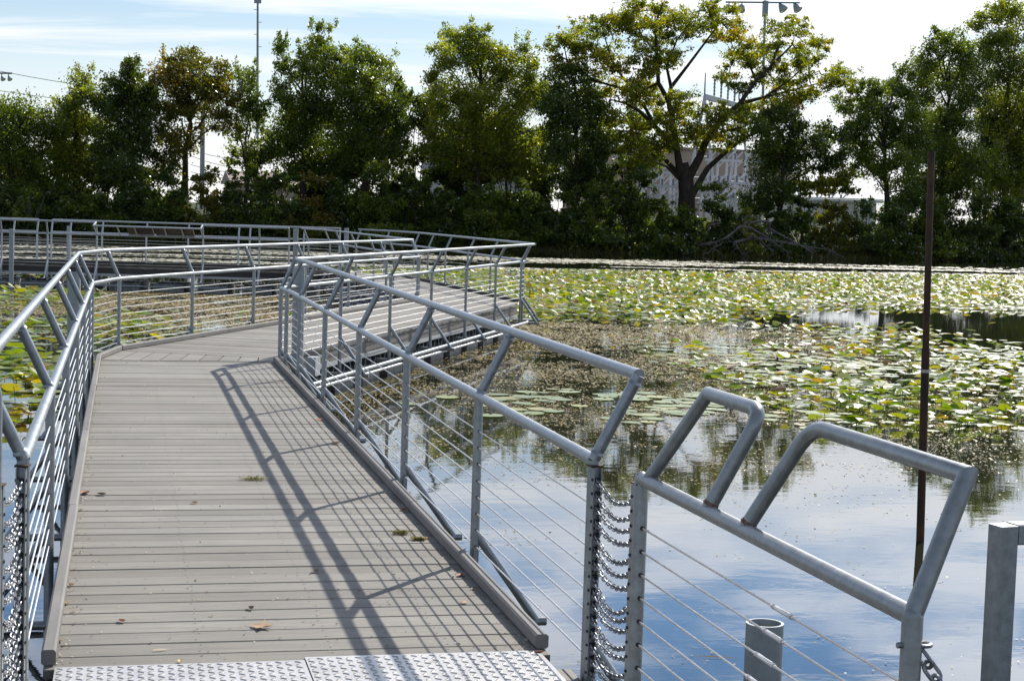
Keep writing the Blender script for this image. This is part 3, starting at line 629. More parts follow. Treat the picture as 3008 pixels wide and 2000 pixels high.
# ------------------------------------------------------------------ lily pads and floating weed
def vnoise(x, y, seed=0):
    xi = np.floor(x).astype(int); yi = np.floor(y).astype(int); fx = x-xi; fy = y-yi; fx = fx*fx*(3-2*fx); fy = fy*fy*(3-2*fy)
    def h(a, b): 
        n_ = (a*374761393 + b*668265263 + seed*1442695) & 0x7fffffff; n_ = ((n_ ^ (n_ >> 13))*1274126177) & 0x7fffffff; return (n_ & 0xffff)/65535.0
    return (h(xi, yi)*(1-fx)+h(xi+1, yi)*fx)*(1-fy)+(h(xi, yi+1)*(1-fx)+h(xi+1, yi+1)*fx)*fy
def fbm(x, y, seed=0): return (vnoise(x, y, seed)+.5*vnoise(x*2.1, y*2.1, seed+1)+.25*vnoise(x*4.3, y*4.3, seed+2))/1.75
fw2 = np.array([fwd.x, fwd.y])
def to_px(P):
    P = np.asarray(P, float) - np.array([0, 0, EYE]); w = P@np.array(fwd); return np.stack([1504+F_PX*(P@np.array(rgt))/w, 1000-F_PX*(P@np.array(upv))/w], 1)
def sstep(a, b, x): t = np.clip((x-a)/(b-a), 0, 1); return t*t*(3-2*t)
def seg_dist(x, y, pts):
    d = np.full(x.shape, 1e9)
    for (ax, ay), (bx, by) in zip(pts, pts[1:]):
        ex, ey = bx-ax, by-ay; t = np.clip(((x-ax)*ex+(y-ay)*ey)/(ex*ex+ey*ey), 0, 1); d = np.minimum(d, np.hypot(x-ax-ex*t, y-ay-ey*t))
    return d
CENTRE = [(.65, -3), (.65, 17.6), (.8, 18.2), (5.9, 29.6), (5.62, 40.3), (4.9, 41.95), (-8, 44.3)]
def off_walk(x, y, clear=1.05): return seg_dist(x, y, CENTRE) > clear
def pad_density(x, y):
    """pads per square metre, by place in the pond"""
    d = np.zeros_like(x); n = fbm(x*.35, y*.35, 3)
    far = sstep(31.5, 34, y-1.2*n-4.2*sstep(11, 15, x))*sstep(57.2, 54.8, y-.29*x+1.6*(n-.5))*sstep(6.9, 8.2, x)          # main field on the right
    hole = sstep(.40, .52, fbm(x*.16, y*.10, 8)+ .12*sstep(37, 42, y)+.35*sstep(42, 46, y)); far *= hole
    d += far*29
    nearf = sstep(15.6, 17.2, y-1.5*(n-.5))*sstep(30, 24, y+3*(n-.5))*sstep(6.8, 8.6, x+.12*(20-y)+1.5*(n-.5))
    d += nearf*27*sstep(.40, .52, fbm(x*.55, y*.45, 12)+.06)
    mid = sstep(24, 27, y)*sstep(33.5, 32, y)*sstep(9.5, 12.5, x)*sstep(.44, .54, fbm(x*.42, y*.3, 21)); d += mid*18
    d *= 1-sstep(1.25, .8, np.hypot((x-20.5)/5.0, (y-31.5)/3.6)+.5*(n-.5))
    # pads on the side away from the sun, beyond the left railing
    left = (x < 0.55*(y-18)-.2)*sstep(13.5, 15.5, y+1.2*(n-.5))*sstep(36, 30, y+ .5*x)*1.0
    hole2 = 1-.85*sstep(.46, .58, fbm(x*.4+5, y*.3, 31))*sstep(22, 25, y)
    d += left*16*hole2*(x < 6)
    d += 14*sstep(34.5, 37, y)*sstep(41.5, 39.5, y)*(x < -.6+.3*n)*(x > -9)
    d += 3.0*sstep(45, 46, y)*sstep(52, 49, y)*(x < -1)*(n > .5)
    return d
def gen_points(x0, x1, y0, y1, dens, dmax):
    k = int((x1-x0)*(y1-y0)*dmax); x = rng.uniform(x0, x1, k); y = rng.uniform(y0, y1, k); keep = rng.uniform(0, dmax, k) < dens(x, y); return x[keep], y[keep]
px_, py_ = [], []
for box in ((-8, 3.5, 12, 33, 20), (-9, 3.5, 33, 54, 20), (3.5, 16, 14, 36, 30), (16, 48, 14, 36, 30), (6, 48, 36, 74, 30)):
    x, y = gen_points(*box[:4], pad_density, box[4]); px_.append(x); py_.append(y)
def raft(x, y): return 9*sstep(1, .55, np.hypot((x-5.6-.12*(y-18.5))/2.6, (y-18.6)/2.1)+.5*(fbm(x*.8, y*.8, 61)-.5))
x, y = gen_points(2, 9, 15, 22, raft, 9); px_.append(x); py_.append(y); n_raft = len(x)
px_ = np.concatenate(px_); py_ = np.concatenate(py_); is_raft = np.zeros(len(px_), bool); is_raft[-n_raft:] = True
k_ = off_walk(px_, py_); uvp = to_px(np.stack([px_, py_, np.full(len(px_), WZ)], 1)); k_ &= (uvp[:, 0] > -260) & (uvp[:, 0] < 3268) & (uvp[:, 1] < 2300)
px_, py_, is_raft = px_[k_], py_[k_], is_raft[k_]
npad = len(px_); dist = np.hypot(px_, py_)
raised = rng.random(npad) < np.where(py_ > 31, .78, np.where(px_ < 3, .6,   .25+.70*sstep(.42, .58, fbm(px_*.9, py_*.7, 91))))
raised &= ~((px_ > 3) & (px_ < 7.2) & (py_ < 24)); raised &= ~is_raft
rad = np.where(raised, rng.uniform(.055, .108, npad), rng.uniform(.065, .13, npad))*np.where((px_ < 3), 1.3, 1.0)*np.where(is_raft, 1.25, 1.0); yawp = rng.uniform(0, 6.283, npad)
hgt = np.where(raised, rng.uniform(.02, .12, npad), rng.uniform(.003, .012, npad))
tilt = np.where(raised, np.abs(rng.normal(.10, .20, npad)+np.where(py_ > 31, .06, 0)), rng.normal(0, .015, npad)); tdir = rng.uniform(0, 6.283, npad)
cup = np.where(raised, rng.normal(.12, .25, npad), rng.uniform(-.02, .03, npad)); rv = np.clip(rng.beta(1.6, 2.2, npad)+ np.where(fbm(px_*.6, py_*.6, 77) > .55, .20, 0), 0, 1)
def pad_verts(i, nr):
    """heart shaped leaf with a notch: centre + nr rim points"""
    a = np.linspace(.22, 6.283-.22, nr); rr = rad[i]*(1+.10*np.cos(a-math.pi))*(1+.03*np.sin(a*3+yawp[i]*5))
    x = rr*np.cos(a)*1.12; y = rr*np.sin(a)*.95; z = cup[i]*np.abs(y)+.06*cup[i]*np.sin(a*2+i)*rad[i]*3
    P = np.vstack([[0, 0, 0], np.stack([x, y, z], 1)])
    c, s = math.cos(yawp[i]), math.sin(yawp[i]); P = P@np.array([[c, s, 0], [-s, c, 0], [0, 0, 1]])
    ax = np.array([math.cos(tdir[i]), math.sin(tdir[i]), 0]); t = tilt[i]; K = np.array([[0, -ax[2], ax[1]], [ax[2], 0, -ax[0]], [-ax[1], ax[0], 0]])
    Rm = np.eye(3)+math.sin(t)*K+(1-math.cos(t))*K@K; P = P@Rm.T
    P[:, 2] -= min(0, P[:, 2].min()) if not raised[i] else 0
    zb = hgt[i]+max(0, -P[:, 2].min())*.8
    return P + np.array([px_[i], py_[i], WZ+zb+.002])
order = np.argsort(dist/np.where(raised, 1.25, 1.0)); uvp = to_px(np.stack([px_, py_, np.full(npad, WZ)], 1))
vis = (uvp[:, 0] > 0) & (uvp[:, 0] < 3008) & (uvp[:, 1] < 1990)
indiv = [i for i in order if vis[i]][:295]; iset = set(indiv)
V, Fc, RV, MI = [], [], [], []; o_ = 0
for i in range(npad):
    if i in iset: continue
    P = pad_verts(i, 9); V.append(P); Fc += [(o_, o_+j, o_+j+1) for j in range(1, 9)]; RV += [rv[i]]*10; MI += [0 if raised[i] else 1]*8; o_ += 10
ob = np_mesh('lily_pads', np.vstack(V), np.array(Fc), RV, [PAD, PADFLAT], nv=3); ob.data.polygons.foreach_set('material_index', np.array(MI, np.int32)); ob.data.update()
tag(kind(ob, 'stuff'), 'dense field of small lily pads spread across the pond', 'lily pads')
print('pads', npad)
def pad_label(i):
    x, y = px_[i], py_[i]
    col = 'green' if rv[i] < .62 else ('yellowing' if rv[i] < .88 else 'browning')
    shape = ('tilted upright ' if tilt[i] > .42 else 'raised ') if raised[i] else 'flat floating '
    size = 'large' if rad[i] > .10 else 'small'
    place = 'beside the pad-side railing' if x < 1.5 and y < 30 else ('in the corner below the angled deck' if x < 6 and y > 20 and x < .55*(y-18) else ('near the rusty pole' if x > 7 else 'on open water past the shadow-casting railing'))
    return f'{size} {shape}{col} lily pad {place}'
for i in indiv:
    nr = 17; P = pad_verts(i, nr); c = P[0].copy(); mid = .55*P[1:]+.45*c; mid[:, 2] -= .010*np.sign(cup[i]) if raised[i] else 0
    mb = MB(); mb.cr = float(rv[i]); vs = [P[0]]+list(mid)+list(P[1:]); fs = [(0, j, j+1) for j in range(1, nr)]+[(j, nr+j, nr+j+1, j+1) for j in range(1, nr)]; mb.add([Vector(v) for v in vs], fs)
    if raised[i]:
        mb.cr = .3; q = Vector(c); mb.tube([q+UZ*.0, q+Vector((.01, .01, -(q.z-WZ)*.5)), Vector((q.x+.02, q.y+.005, WZ-.05))], .004, 5)
    ob = mb.build('lily_pad', PAD if raised[i] else PADFLAT, loc=Vector(c)); tag(ob, pad_label(i), 'lily pad', 'lily pads near enough to tell apart')
BUD, _n, _b = mat('lily_bud_yellow'); setp(_b, base=(.55, .42, .03), rough=.4)
for pxb, pyb, lb in ((18, 887, 'yellow lily bud standing in the pads by the left picture edge'), (395, 1003, 'yellow lily bud in the pads beside the angled deck kerb')):
    q = onz(pxb, pyb, WZ+.09); mb = MB(); rr = .028; mb.tube([q+UZ*(-rr*.9), q+UZ*(-rr*.5), q, q+UZ*rr*.6, q+UZ*rr*.9], [rr*.4, rr*.9, rr, rr*.8, rr*.35], 10); mb.tube([q-UZ*.14, q-UZ*rr*.8], .004, 5)
    tag(mb.build('lily_bud', BUD, loc=q), lb, 'flower bud')
# floating weed: bits of leaf and scum
def weed_density(x, y):
    n = fbm(x*.9, y*.9, 41); n2_ = fbm(x*3.1, y*5.0, 43); d = np.zeros_like(x)
    zr = sstep(12, 17.5, y+3.5*(n-.5))*sstep(35, 31, y)*sstep(1.8, 2.4, x)*sstep(12.5, 8, x-.25*(y-18)); d += zr*720*sstep(.34, .58, .55*n+.45*n2_)
    zl = sstep(25, 31, y)*sstep(44, 41, y)*(x < .5*(y-18)-.2)*sstep(-3.6, -1.5, x+.0*y); d += zl*700*sstep(.33, .60, .5*n+.5*n2_)
    zn = sstep(5, 8, y)*sstep(17, 14, y)*(x > 1.7)*(x < 7); d += zn*150*sstep(.54, .72, .6*n+.4*n2_)
    zn2 = sstep(5, 8, y)*sstep(16, 14, y)*(x < -.4); d += zn2*30*sstep(.5, .7, n)
    return d
wx, wy = gen_points(-5, 14, 5, 45, weed_density, 720)
k_ = off_walk(wx, wy, .95); uvp = to_px(np.stack([wx, wy, np.full(len(wx), WZ)], 1)); k_ &= (uvp[:, 0] > -150) & (uvp[:, 0] < 3158) & (uvp[:, 1] < 2150); wx, wy = wx[k_], wy[k_]
ws = rng.uniform(.005, .019, len(wx))*(.22+.055*wy)
def band_density(x, y):
    b = fbm(x*.05+2, y*.55, 51); e = fbm(x*.30, y*1.6, 53); yy = y - np.interp(x, [-80, 24, 46, 60], [0, 0, 2, 6])
    return 62*sstep(.49, .53, .62*b+.38*e)*sstep(57, 61, yy-.1*(x-15))*sstep(83, 76, yy) + 60*sstep(.49, .56, .62*b+.38*e)*sstep(45, 47, y)*sstep(62, 58, y)*(x < 8)
bx2, by2 = gen_points(-20, 62, 45, 97, band_density, 60)
k_ = off_walk(bx2, by2, 1.1); uvp = to_px(np.stack([bx2, by2, np.full(len(bx2), WZ)], 1)); k_ &= (uvp[:, 0] > -100) & (uvp[:, 0] < 3108); bx2, by2 = bx2[k_], by2[k_]
bs = rng.uniform(.07, .19, len(bx2))
def flecks(name, label, x, y, s, tl, aspect=.55, m_=WEED):
    n = len(x); a = rng.uniform(0, 6.283, n); u = np.stack([np.cos(a), np.sin(a), rng.normal(0, tl, n)], 1)*s[:, None]; v = np.stack([-np.sin(a), np.cos(a), rng.normal(0, tl, n)], 1)*(s*rng.uniform(aspect*.6, aspect*1.4, n))[:, None]
    c = np.stack([x, y, WZ+.004+.0*x+rng.uniform(0, .004, n)], 1); V = np.stack([c-u, c-v*.9-u*.1, c+u, c+v], 1).reshape(-1, 3); V[:, 2] = np.maximum(V[:, 2], WZ+.001)
    o = np_mesh(name, V, np.arange(4*n).reshape(-1, 4), np.repeat(rng.random(n), 4), m_); kind(tag(o, label, 'floating weed'), 'stuff'); return o
flecks('floating_weed', 'scattered tan scraps of weed floating on the near water', wx, wy, ws, .12)
flecks('weed_bands', 'pale bands of weed lying in strips on the far water', bx2, by2, bs, .05, .5, BANDS)
print('weed', len(wx), len(bx2))
for pxw, pyw, pxw2, pyw2, lb in ((1930+95, 1925, 2180, 1932, 'long pale reed blade floating behind the foreground cables'), (2812, 1326, 2840, 1312, 'short green reed blade floating near the right edge')):
    a0, a1 = onz(pxw, pyw, WZ+.006), onz(pxw2, pyw2, WZ+.006); mb = MB(); mb.cr = .95; w = Vector((0, .007, 0)); mb.add([a0, (a0+a1)/2-w, a1, (a0+a1)/2+w+UZ*.004], [(0, 1, 2, 3)]); tag(mb.build('reed_blade', PAD, loc=a0), lb, 'reed')
#__NEXT__
# ------------------------------------------------------------------ leaves and moss lying on the deck
def dry(name, c, c2): 
    mt, nt, b = mat(name); L(nt, ramp(nt, noise(nt, pos(nt), 60, 4), [(.35, c2), (.65, c)]), b.inputs['Base Color']); setp(b, rough=.7); return mt
TAN = dry('leaf_tan', (.46, .30, .16), (.32, .19, .09)); RED = dry('leaf_red', (.35, .09, .03), (.22, .05, .02)); BRN = dry('leaf_brown', (.14, .08, .045), (.07, .04, .025))
YEL = dry('leaf_yellow', (.55, .38, .10), (.45, .28, .06)); PALE = dry('leaf_pale', (.50, .43, .34), (.40, .33, .25)); ORG = dry('leaf_orange', (.55, .14, .02), (.40, .10, .02))
def leaf(label, px, py, size, m_, style='curl', ang=None, z=.004):
    q = onz(px, py, z); a = random.uniform(0, 6.28) if ang is None else ang; mb = MB(); u = Vector((math.cos(a), math.sin(a), 0)); v = Vector((-u.y, u.x, 0)); s = size
    if style == 'maple':
        pts = []
        for ang_, r_ in ((0, 1), (.35, .45), (.75, .9), (1.15, .4), (1.9, .75), (2.5, .35), (3.14, .25), (3.75, .35), (4.4, .75), (5.1, .4), (5.5, .9), (5.95, .45)):
            pts.append(q+(u*math.cos(ang_)+v*math.sin(ang_))*s*r_+UZ*(.35*s*abs(math.sin(ang_*1.5+.4))*r_))
        c = q+UZ*.06*s; mb.add([c]+pts, [(0, i+1, (i+1) % 12+1) for i in range(12)]); mb.tube([q-u*.2*s, q-u*.9*s+UZ*.2*s], .0012, 5)
    elif style == 'strip':
        mb.add([q-u*s-v*.18*s, q-v*.22*s, q+u*s, q+v*.2*s+UZ*.1*s, q-u*s+v*.1*s+UZ*.12*s], [(0, 1, 3, 4), (1, 2, 3)])
    else:
        k = 5; vs = []
        for i in range(k):
            t = i/(k-1)*2-1; w = .55*s*(1-t*t)**.5+.04*s; b_ = q+u*t*s+UZ*(.22*s*t*t)
            vs += [b_-v*w+UZ*.42*s*(1-t*t), b_, b_+v*w+UZ*.30*s*(1-t*t)]
        mb.add(vs, [(i*3+j, i*3+3+j, i*3+4+j, i*3+1+j) for i in range(k-1) for j in range(2)])
    return tag(mb.build('fallen_leaf', m_, loc=q), label, 'leaf', 'fallen leaves on the walkway')
for a in [
 ('large tan maple leaf with pointed lobes near the metal plate', 760, 1842, .066, TAN, 'maple', .3),
 ('small red-brown curled leaf on the planks towards the pad-side kerb', 357, 1824, .022, RED), ('paired brown curled leaf behind the large maple leaf', 735, 1787, .024, BRN),
 ('yellow curled leaf at the lip of the metal plate', 529, 1942, .016, YEL), ('pale splinter-like leaf lying across the planks', 474, 1907, .030, PALE, 'strip', .15),
 ('tan scrap of leaf against the pad-side kerb nearest the plate', 169, 1883, .022, TAN), ('flat tan leaf touching the pad-side kerb farther up', 205, 1719, .020, TAN), ('tan leaf pair in the kerb angle between two others', 192, 1773, .018, YEL),
 ('rust brown leaf by the kerb where two kerb pieces meet', 250, 1449, .040, RED), ('dark brown leaf a plank beside the rust brown one', 298, 1452, .030, BRN), ('brown twig-like leaf standing against the far stretch of the pad-side kerb', 273, 1219, .045, BRN, 'strip', 1.2),
 ('bright orange leaf beside the shaded kerb', 938, 1233, .040, ORG, 'maple', 1.0), ('tan leaf on the shadowed planks past the orange leaf', 986, 1303, .038, TAN), ('rusty leaf in the kerb shadow past the moss', 1186, 1497, .024, RED),
 ('orange-tan leaf beside the dried moss by the shaded kerb', 1246, 1581, .034, TAN, 'maple', 2.0), ('deep red leaf in the grid of shadow by the kerb', 1353, 1690, .026, RED), ('tan star-shaped leaf in the grid of shadow', 1361, 1770, .028, TAN, 'maple', .8),
 ('thin tan leaf tucked at the foot of the shaded kerb', 1393, 1727, .022, TAN, 'strip', .7), ('dark curled leaf between the two rail shadows', 926, 1678, .024, BRN), ('small red leaf under the cut end of the shaded kerb', 1585, 1915, .018, RED),
 ('tiny tan leaf alone in the middle of the planks', 571, 1477, .022, TAN), ('pale leaf lying on the ridged metal plate', 1281, 1946, .026, PALE, 'strip', -.4),
 ('small tan chip near the pad-side kerb by the far leaves', 236, 1498, .016, YEL), ('thin brown stem lying near the tan kerb leaves', 212, 1797, .020, BRN, 'strip', .9)]:
    leaf(*a[:5], *(a[5:]))
MOSS = leafmat('dried_moss', [(0, (.10, .10, .03)), (.6, (.19, .18, .06)), (1, (.28, .24, .12))], .2)
for lb, px, py, w in (('green clump of dried moss between the rail shadows and open planks', 746, 1407, .085), ('grey-green moss wisp by the shaded kerb', 1177, 1565, .055), ('small moss tuft touching the orange-tan leaf', 1229, 1584, .04)):
    q = onz(px, py, .004); n = 260; c = np.stack([q.x+rng.normal(0, w*.42, n), q.y+rng.normal(0, w*.30, n), .004+np.abs(rng.normal(0, .006, n))], 1)
    a = rng.uniform(0, 6.28, n); u = np.stack([np.cos(a), np.sin(a), rng.normal(0, .4, n)], 1)*.011; v = np.stack([-np.sin(a), np.cos(a), rng.normal(0, .3, n)], 1)*.0022
    V = np.stack([c-u, c-v, c+u, c+v], 1).reshape(-1, 3); V[:, 2] = np.maximum(V[:, 2], .002)
    tag(np_mesh('moss_clump', V, np.arange(4*n).reshape(-1, 4), np.repeat(rng.random(n), 4), MOSS), lb, 'moss')

ngr = 1500; gx_ = np.where(rng.random(ngr) < .45, rng.choice([xL+.012, xR-.012], ngr)+rng.normal(0, .03, ngr), rng.uniform(xL, xR, ngr)); gy_ = 5.95+11.3*rng.random(ngr)**1.4; gx_ = np.clip(gx_, xL+.004, xR-.004)
gs_ = rng.uniform(.0015, .0048, ngr); an_ = rng.uniform(0, 6.28, ngr); gc_ = np.stack([gx_, gy_, np.full(ngr, .0045)], 1); gu_ = np.stack([np.cos(an_), np.sin(an_), rng.normal(0, .3, ngr)], 1)*(gs_*1.6)[:, None]; gv_ = np.stack([-np.sin(an_), np.cos(an_), rng.normal(0, .3, ngr)], 1)*gs_[:, None]
GRIT = leafmat('deck_grit', [(0, (.06, .04, .03)), (.4, (.25, .17, .10)), (.7, (.5, .46, .40)), (1, (.62, .6, .56))], .05)
kind(tag(np_mesh('deck_grit', np.stack([gc_-gu_, gc_-gv_, gc_+gu_, gc_+gv_], 1).reshape(-1, 3), np.arange(4*ngr).reshape(-1, 4), np.repeat(rng.random(ngr), 4), GRIT), 'specks of grit and leaf crumbs strewn over the straight deck', 'grit'), 'stuff')
# ------------------------------------------------------------------ trees
def leaf_cloud(lobes, per, size):
    """lobes: (centre, rx, ry, rz). Leaves gather in clumps spread through each lobe."""
    C, Sz, Rn = [], [], []
    for (c, rx, ry, rz) in lobes:
        vol = (rx*ry*rz)**(1/3); ncl = max(5, int(10*vol**1.4)); tone = rng.normal(0, .16)
        d = rng.normal(size=(ncl, 3)); d /= np.linalg.norm(d, axis=1)[:, None]; rr = rng.uniform(.35, 1.05, ncl)
        cc = np.array(c)+d*rr[:, None]*np.array([rx, ry, rz]); k = int(per*vol*vol/ncl)+6
        sp3 = np.array(c)+d[:4]*rng.uniform(1.1, 1.45, (len(d[:4]), 1))*np.array([rx, ry, rz])+np.array([0, 0, .15*rz])
        for q in sp3:
            kk = max(8, k//3); C.append(q+rng.normal(size=(kk, 3))*np.array([rx, ry, rz])*.11*np.array([1, 1, 1.5])); Rn.append(np.clip(rng.normal(.6+tone, .2, kk), 0, 1))
        for q in cc:
            sg_ = np.array([rx, ry, rz])*rng.uniform(.18, .34)*np.array([1, 1, .75]); C.append(q+rng.normal(size=(k, 3))*sg_); Rn.append(np.clip(rng.normal(.45+tone+.15*rng.normal(), .2, k), 0, 1))
    C = np.vstack(C); n = len(C); Rn = np.concatenate(Rn); s = rng.uniform(size*.6, size*1.25, n)
    u = rng.normal(size=(n, 3)); u /= np.linalg.norm(u, axis=1)[:, None]; w = rng.normal(size=(n, 3)); v = np.cross(u, w); v /= np.linalg.norm(v, axis=1)[:, None]
    u = u*s[:, None]; v = v*(s*.55)[:, None]
    V = np.stack([C-u, C-v, C+u, C+v], 1).reshape(-1, 3); return V, np.arange(4*n).reshape(-1, 4), np.repeat(Rn, 4)
def crown(name, parent, lobes, key, per=900, size=.085):
    lobes = [(c, a*1.17, b*1.25, d*1.13) for c, a, b, d in lobes]
    V, Fq, Rn = leaf_cloud(lobes, per, size); return np_mesh(name, V, Fq, Rn, LEAF[key], parent)
def wob(a, b, k, amp):
    a = Vector(a); b = Vector(b); out = [a]
    for i in range(1, k): out.append(a+(b-a)*(i/k)+Vector((random.uniform(-1, 1), random.uniform(-1, 1), random.uniform(-.5, .5)))*amp)
    return out+[b]
def tree(name, label, base_px, off, lobes_px, key, tr=.22, per=900, size=.085, extra=None, depth=1.0, group='trees along the far bank'):
    x = ony(base_px, 600, 100).x; Y = shore(x)+off; bx = ony(base_px, 600, Y).x; base = Vector((bx, Y, gz(bx, Y)-.1)); root = thing(name, label, 'tree', base, group)
    sc = Y/F_PX*1.03; lobes = []
    for l in lobes_px:
        px, py, rx, ry = l[:4]; c = ony(px, py, Y); dpt = random.uniform(-1, 1)*1.4*depth; k = (Y+dpt)/Y
        c = Vector((c.x*k, Y+dpt, EYE+(c.z-EYE)*k)); lobes.append((c, rx*sc, (rx+ry)/2*sc*1.1, ry*sc))
    cen = sum((l[0] for l in lobes), Vector((0, 0, 0)))/len(lobes); top = max(l[0].z for l in lobes)
    mb = MB(); fork = base+(cen-base)*.35; fork.z = base.z+(cen.z-base.z)*.45; tp = Vector((cen.x, cen.y, base.z+(top-base.z)*.9))
    tp_pts = [base, base+(fork-base)*.5+Vector((random.uniform(-.15, .15), 0, 0)), fork] + wob(fork, tp, 4, .25)[1:]
    mb.tube(tp_pts, [tr*1.15, tr*.9, tr*.8, tr*.62, tr*.45, tr*.3, tr*.1], 8); mb.build('trunk', BARK, root, loc=base)
    mb = MB()
    for (c, rx, ry, rz) in lobes:
        s = random.uniform(.15, .75); src = tp_pts[2]+(tp-tp_pts[2])*max(0, min(.9, (c.z-1.3-fork.z)/max(.5, tp.z-fork.z)*.8+random.uniform(-.1, .05)))
        mb.tube(wob(src, c, 4, .18), [tr*.34, tr*.28, tr*.22, tr*.16, tr*.08], 5)
        for j in range(4):
            e = Vector(c)+Vector((random.uniform(-1, 1)*rx, random.uniform(-1, 1)*ry, random.uniform(-.6, 1)*rz))*.9; mb.tube(wob(c, e, 3, .08), [tr*.10, tr*.08, tr*.06, tr*.025], 4, cap=False)
    mb.build('limbs', BARK, root, loc=fork)
    crown('crown', root, lobes, key, per*1.65, size*1.05)
    if extra: 
        ls = []
        for px, py, rx, ry in extra[1]:
            c = ony(px, py, Y-1.0); ls.append((c, rx*sc, rx*sc, ry*sc))
        crown('drooping_foliage', root, ls, extra[0], per*1.3, size*1.3)
    return root
tree('broadleaf_tree', 'low bushy tree at the left picture edge under the power lines', 40, 4, [(40, 335, 65, 40), (95, 395, 55, 55), (15, 410, 60, 65), (75, 470, 70, 50), (-40, 380, 60, 70), (-70, 470, 70, 60), (20, 540, 80, 50)], 'mid')
tree('broadleaf_tree', 'bushy pale-topped tree between the low bushy edge tree and the ivy column', 225, 5, [(232, 255, 38, 38), (262, 285, 32, 42), (205, 300, 40, 45), (230, 350, 60, 50), (260, 390, 45, 50), (180, 385, 45, 50), (215, 440, 65, 50), (225, 510, 70, 50)], 'light')
tree('ivy_clad_tree', 'dark ivy-smothered column of a tree with rounded top', 372, 4, [(372, 208, 28, 30), (352, 255, 42, 45), (395, 262, 40, 45), (335, 320, 45, 55), (385, 330, 52, 60), (430, 290, 30, 50), (345, 400, 55, 60), (405, 420, 50, 60), (370, 490, 65, 55), (330, 520, 50, 50)], 'dark', per=1200)
tree('broadleaf_tree', 'round-crowned dark tree with sky showing under its crown', 535, 4, [(535, 178, 48, 28), (575, 205, 40, 40), (495, 225, 38, 45), (540, 255, 60, 45), (600, 260, 45, 45), (650, 215, 30, 38), (648, 280, 40, 45), (505, 310, 45, 45), (575, 330, 55, 40), (645, 350, 40, 35), (490, 390, 32, 50), (540, 400, 32, 45), (505, 470, 40, 45)], 'olive')
tree('broadleaf_tree', 'thin wispy tree in front of the tall light mast', 728, 5, [(705, 230, 24, 40), (745, 232, 26, 36), (700, 300, 30, 40), (740, 310, 34, 45), (765, 360, 30, 40), (705, 390, 34, 34), (690, 455, 30, 24), (745, 430, 34, 30), (720, 470, 30, 22), (790, 450, 26, 34)], 'mid', tr=.13, per=620)
tree('broadleaf_tree', 'tall tree with a narrow leading spire above the bank', 890, 5, [(950, 92, 22, 36), (925, 130, 32, 32), (955, 160, 32, 36), (828, 165, 18, 40), (850, 205, 36, 36), (905, 215, 42, 45), (955, 225, 35, 50), (830, 265, 34, 45), (885, 300, 50, 50), (935, 320, 45, 55), (850, 360, 45, 50), (900, 400, 55, 55), (860, 460, 50, 50), (930, 470, 55, 50)], 'mid')
tree('broadleaf_tree', 'full green tree with a broad shoulder right of the spired tree', 1070, 4, [(1035, 165, 40, 36), (1095, 165, 42, 34), (1005, 225, 45, 50), (1065, 230, 50, 50), (1120, 225, 38, 50), (1015, 300, 50, 55), (1085, 310, 60, 55), (1140, 300, 42, 50), (1180, 280, 20, 36), (1005, 385, 50, 55), (1075, 395, 60, 55), (1135, 390, 48, 55), (1170, 345, 30, 40), (1020, 470, 60, 55), (1105, 475, 65, 55)], 'mid')
tree('broadleaf_tree', 'tallest full-crowned tree in the middle of the bank', 1400, 5, [(1335, 112, 42, 32), (1395, 105, 40, 28), (1435, 140, 40, 36), (1300, 175, 40, 45), (1365, 185, 52, 48), (1475, 170, 42, 45), (1540, 165, 32, 42), (1430, 220, 52, 48), (1510, 235, 52, 48), (1278, 265, 36, 45), (1340, 275, 60, 52), (1420, 300, 60, 52), (1500, 310, 60, 55), (1565, 270, 30, 50), (1262, 345, 38, 45), (1330, 365, 60, 55), (1420, 390, 62, 55), (1510, 400, 62, 60), (1270, 440, 45, 45), (1350, 460, 62, 50), (1440, 480, 65, 50), (1530, 480, 60, 50)], 'light')
tree('broadleaf_tree', 'shadowy tree tucked against the left of the golden open tree', 1690, 3, [(1625, 225, 34, 36), (1680, 205, 38, 34), (1650, 275, 48, 48), (1720, 265, 42, 48), (1625, 345, 46, 50), (1690, 350, 52, 55), (1755, 340, 40, 50), (1640, 430, 52, 55), (1715, 430, 55, 55), (1770, 430, 36, 50), (1660, 510, 60, 50), (1745, 510, 52, 50)], 'dark')
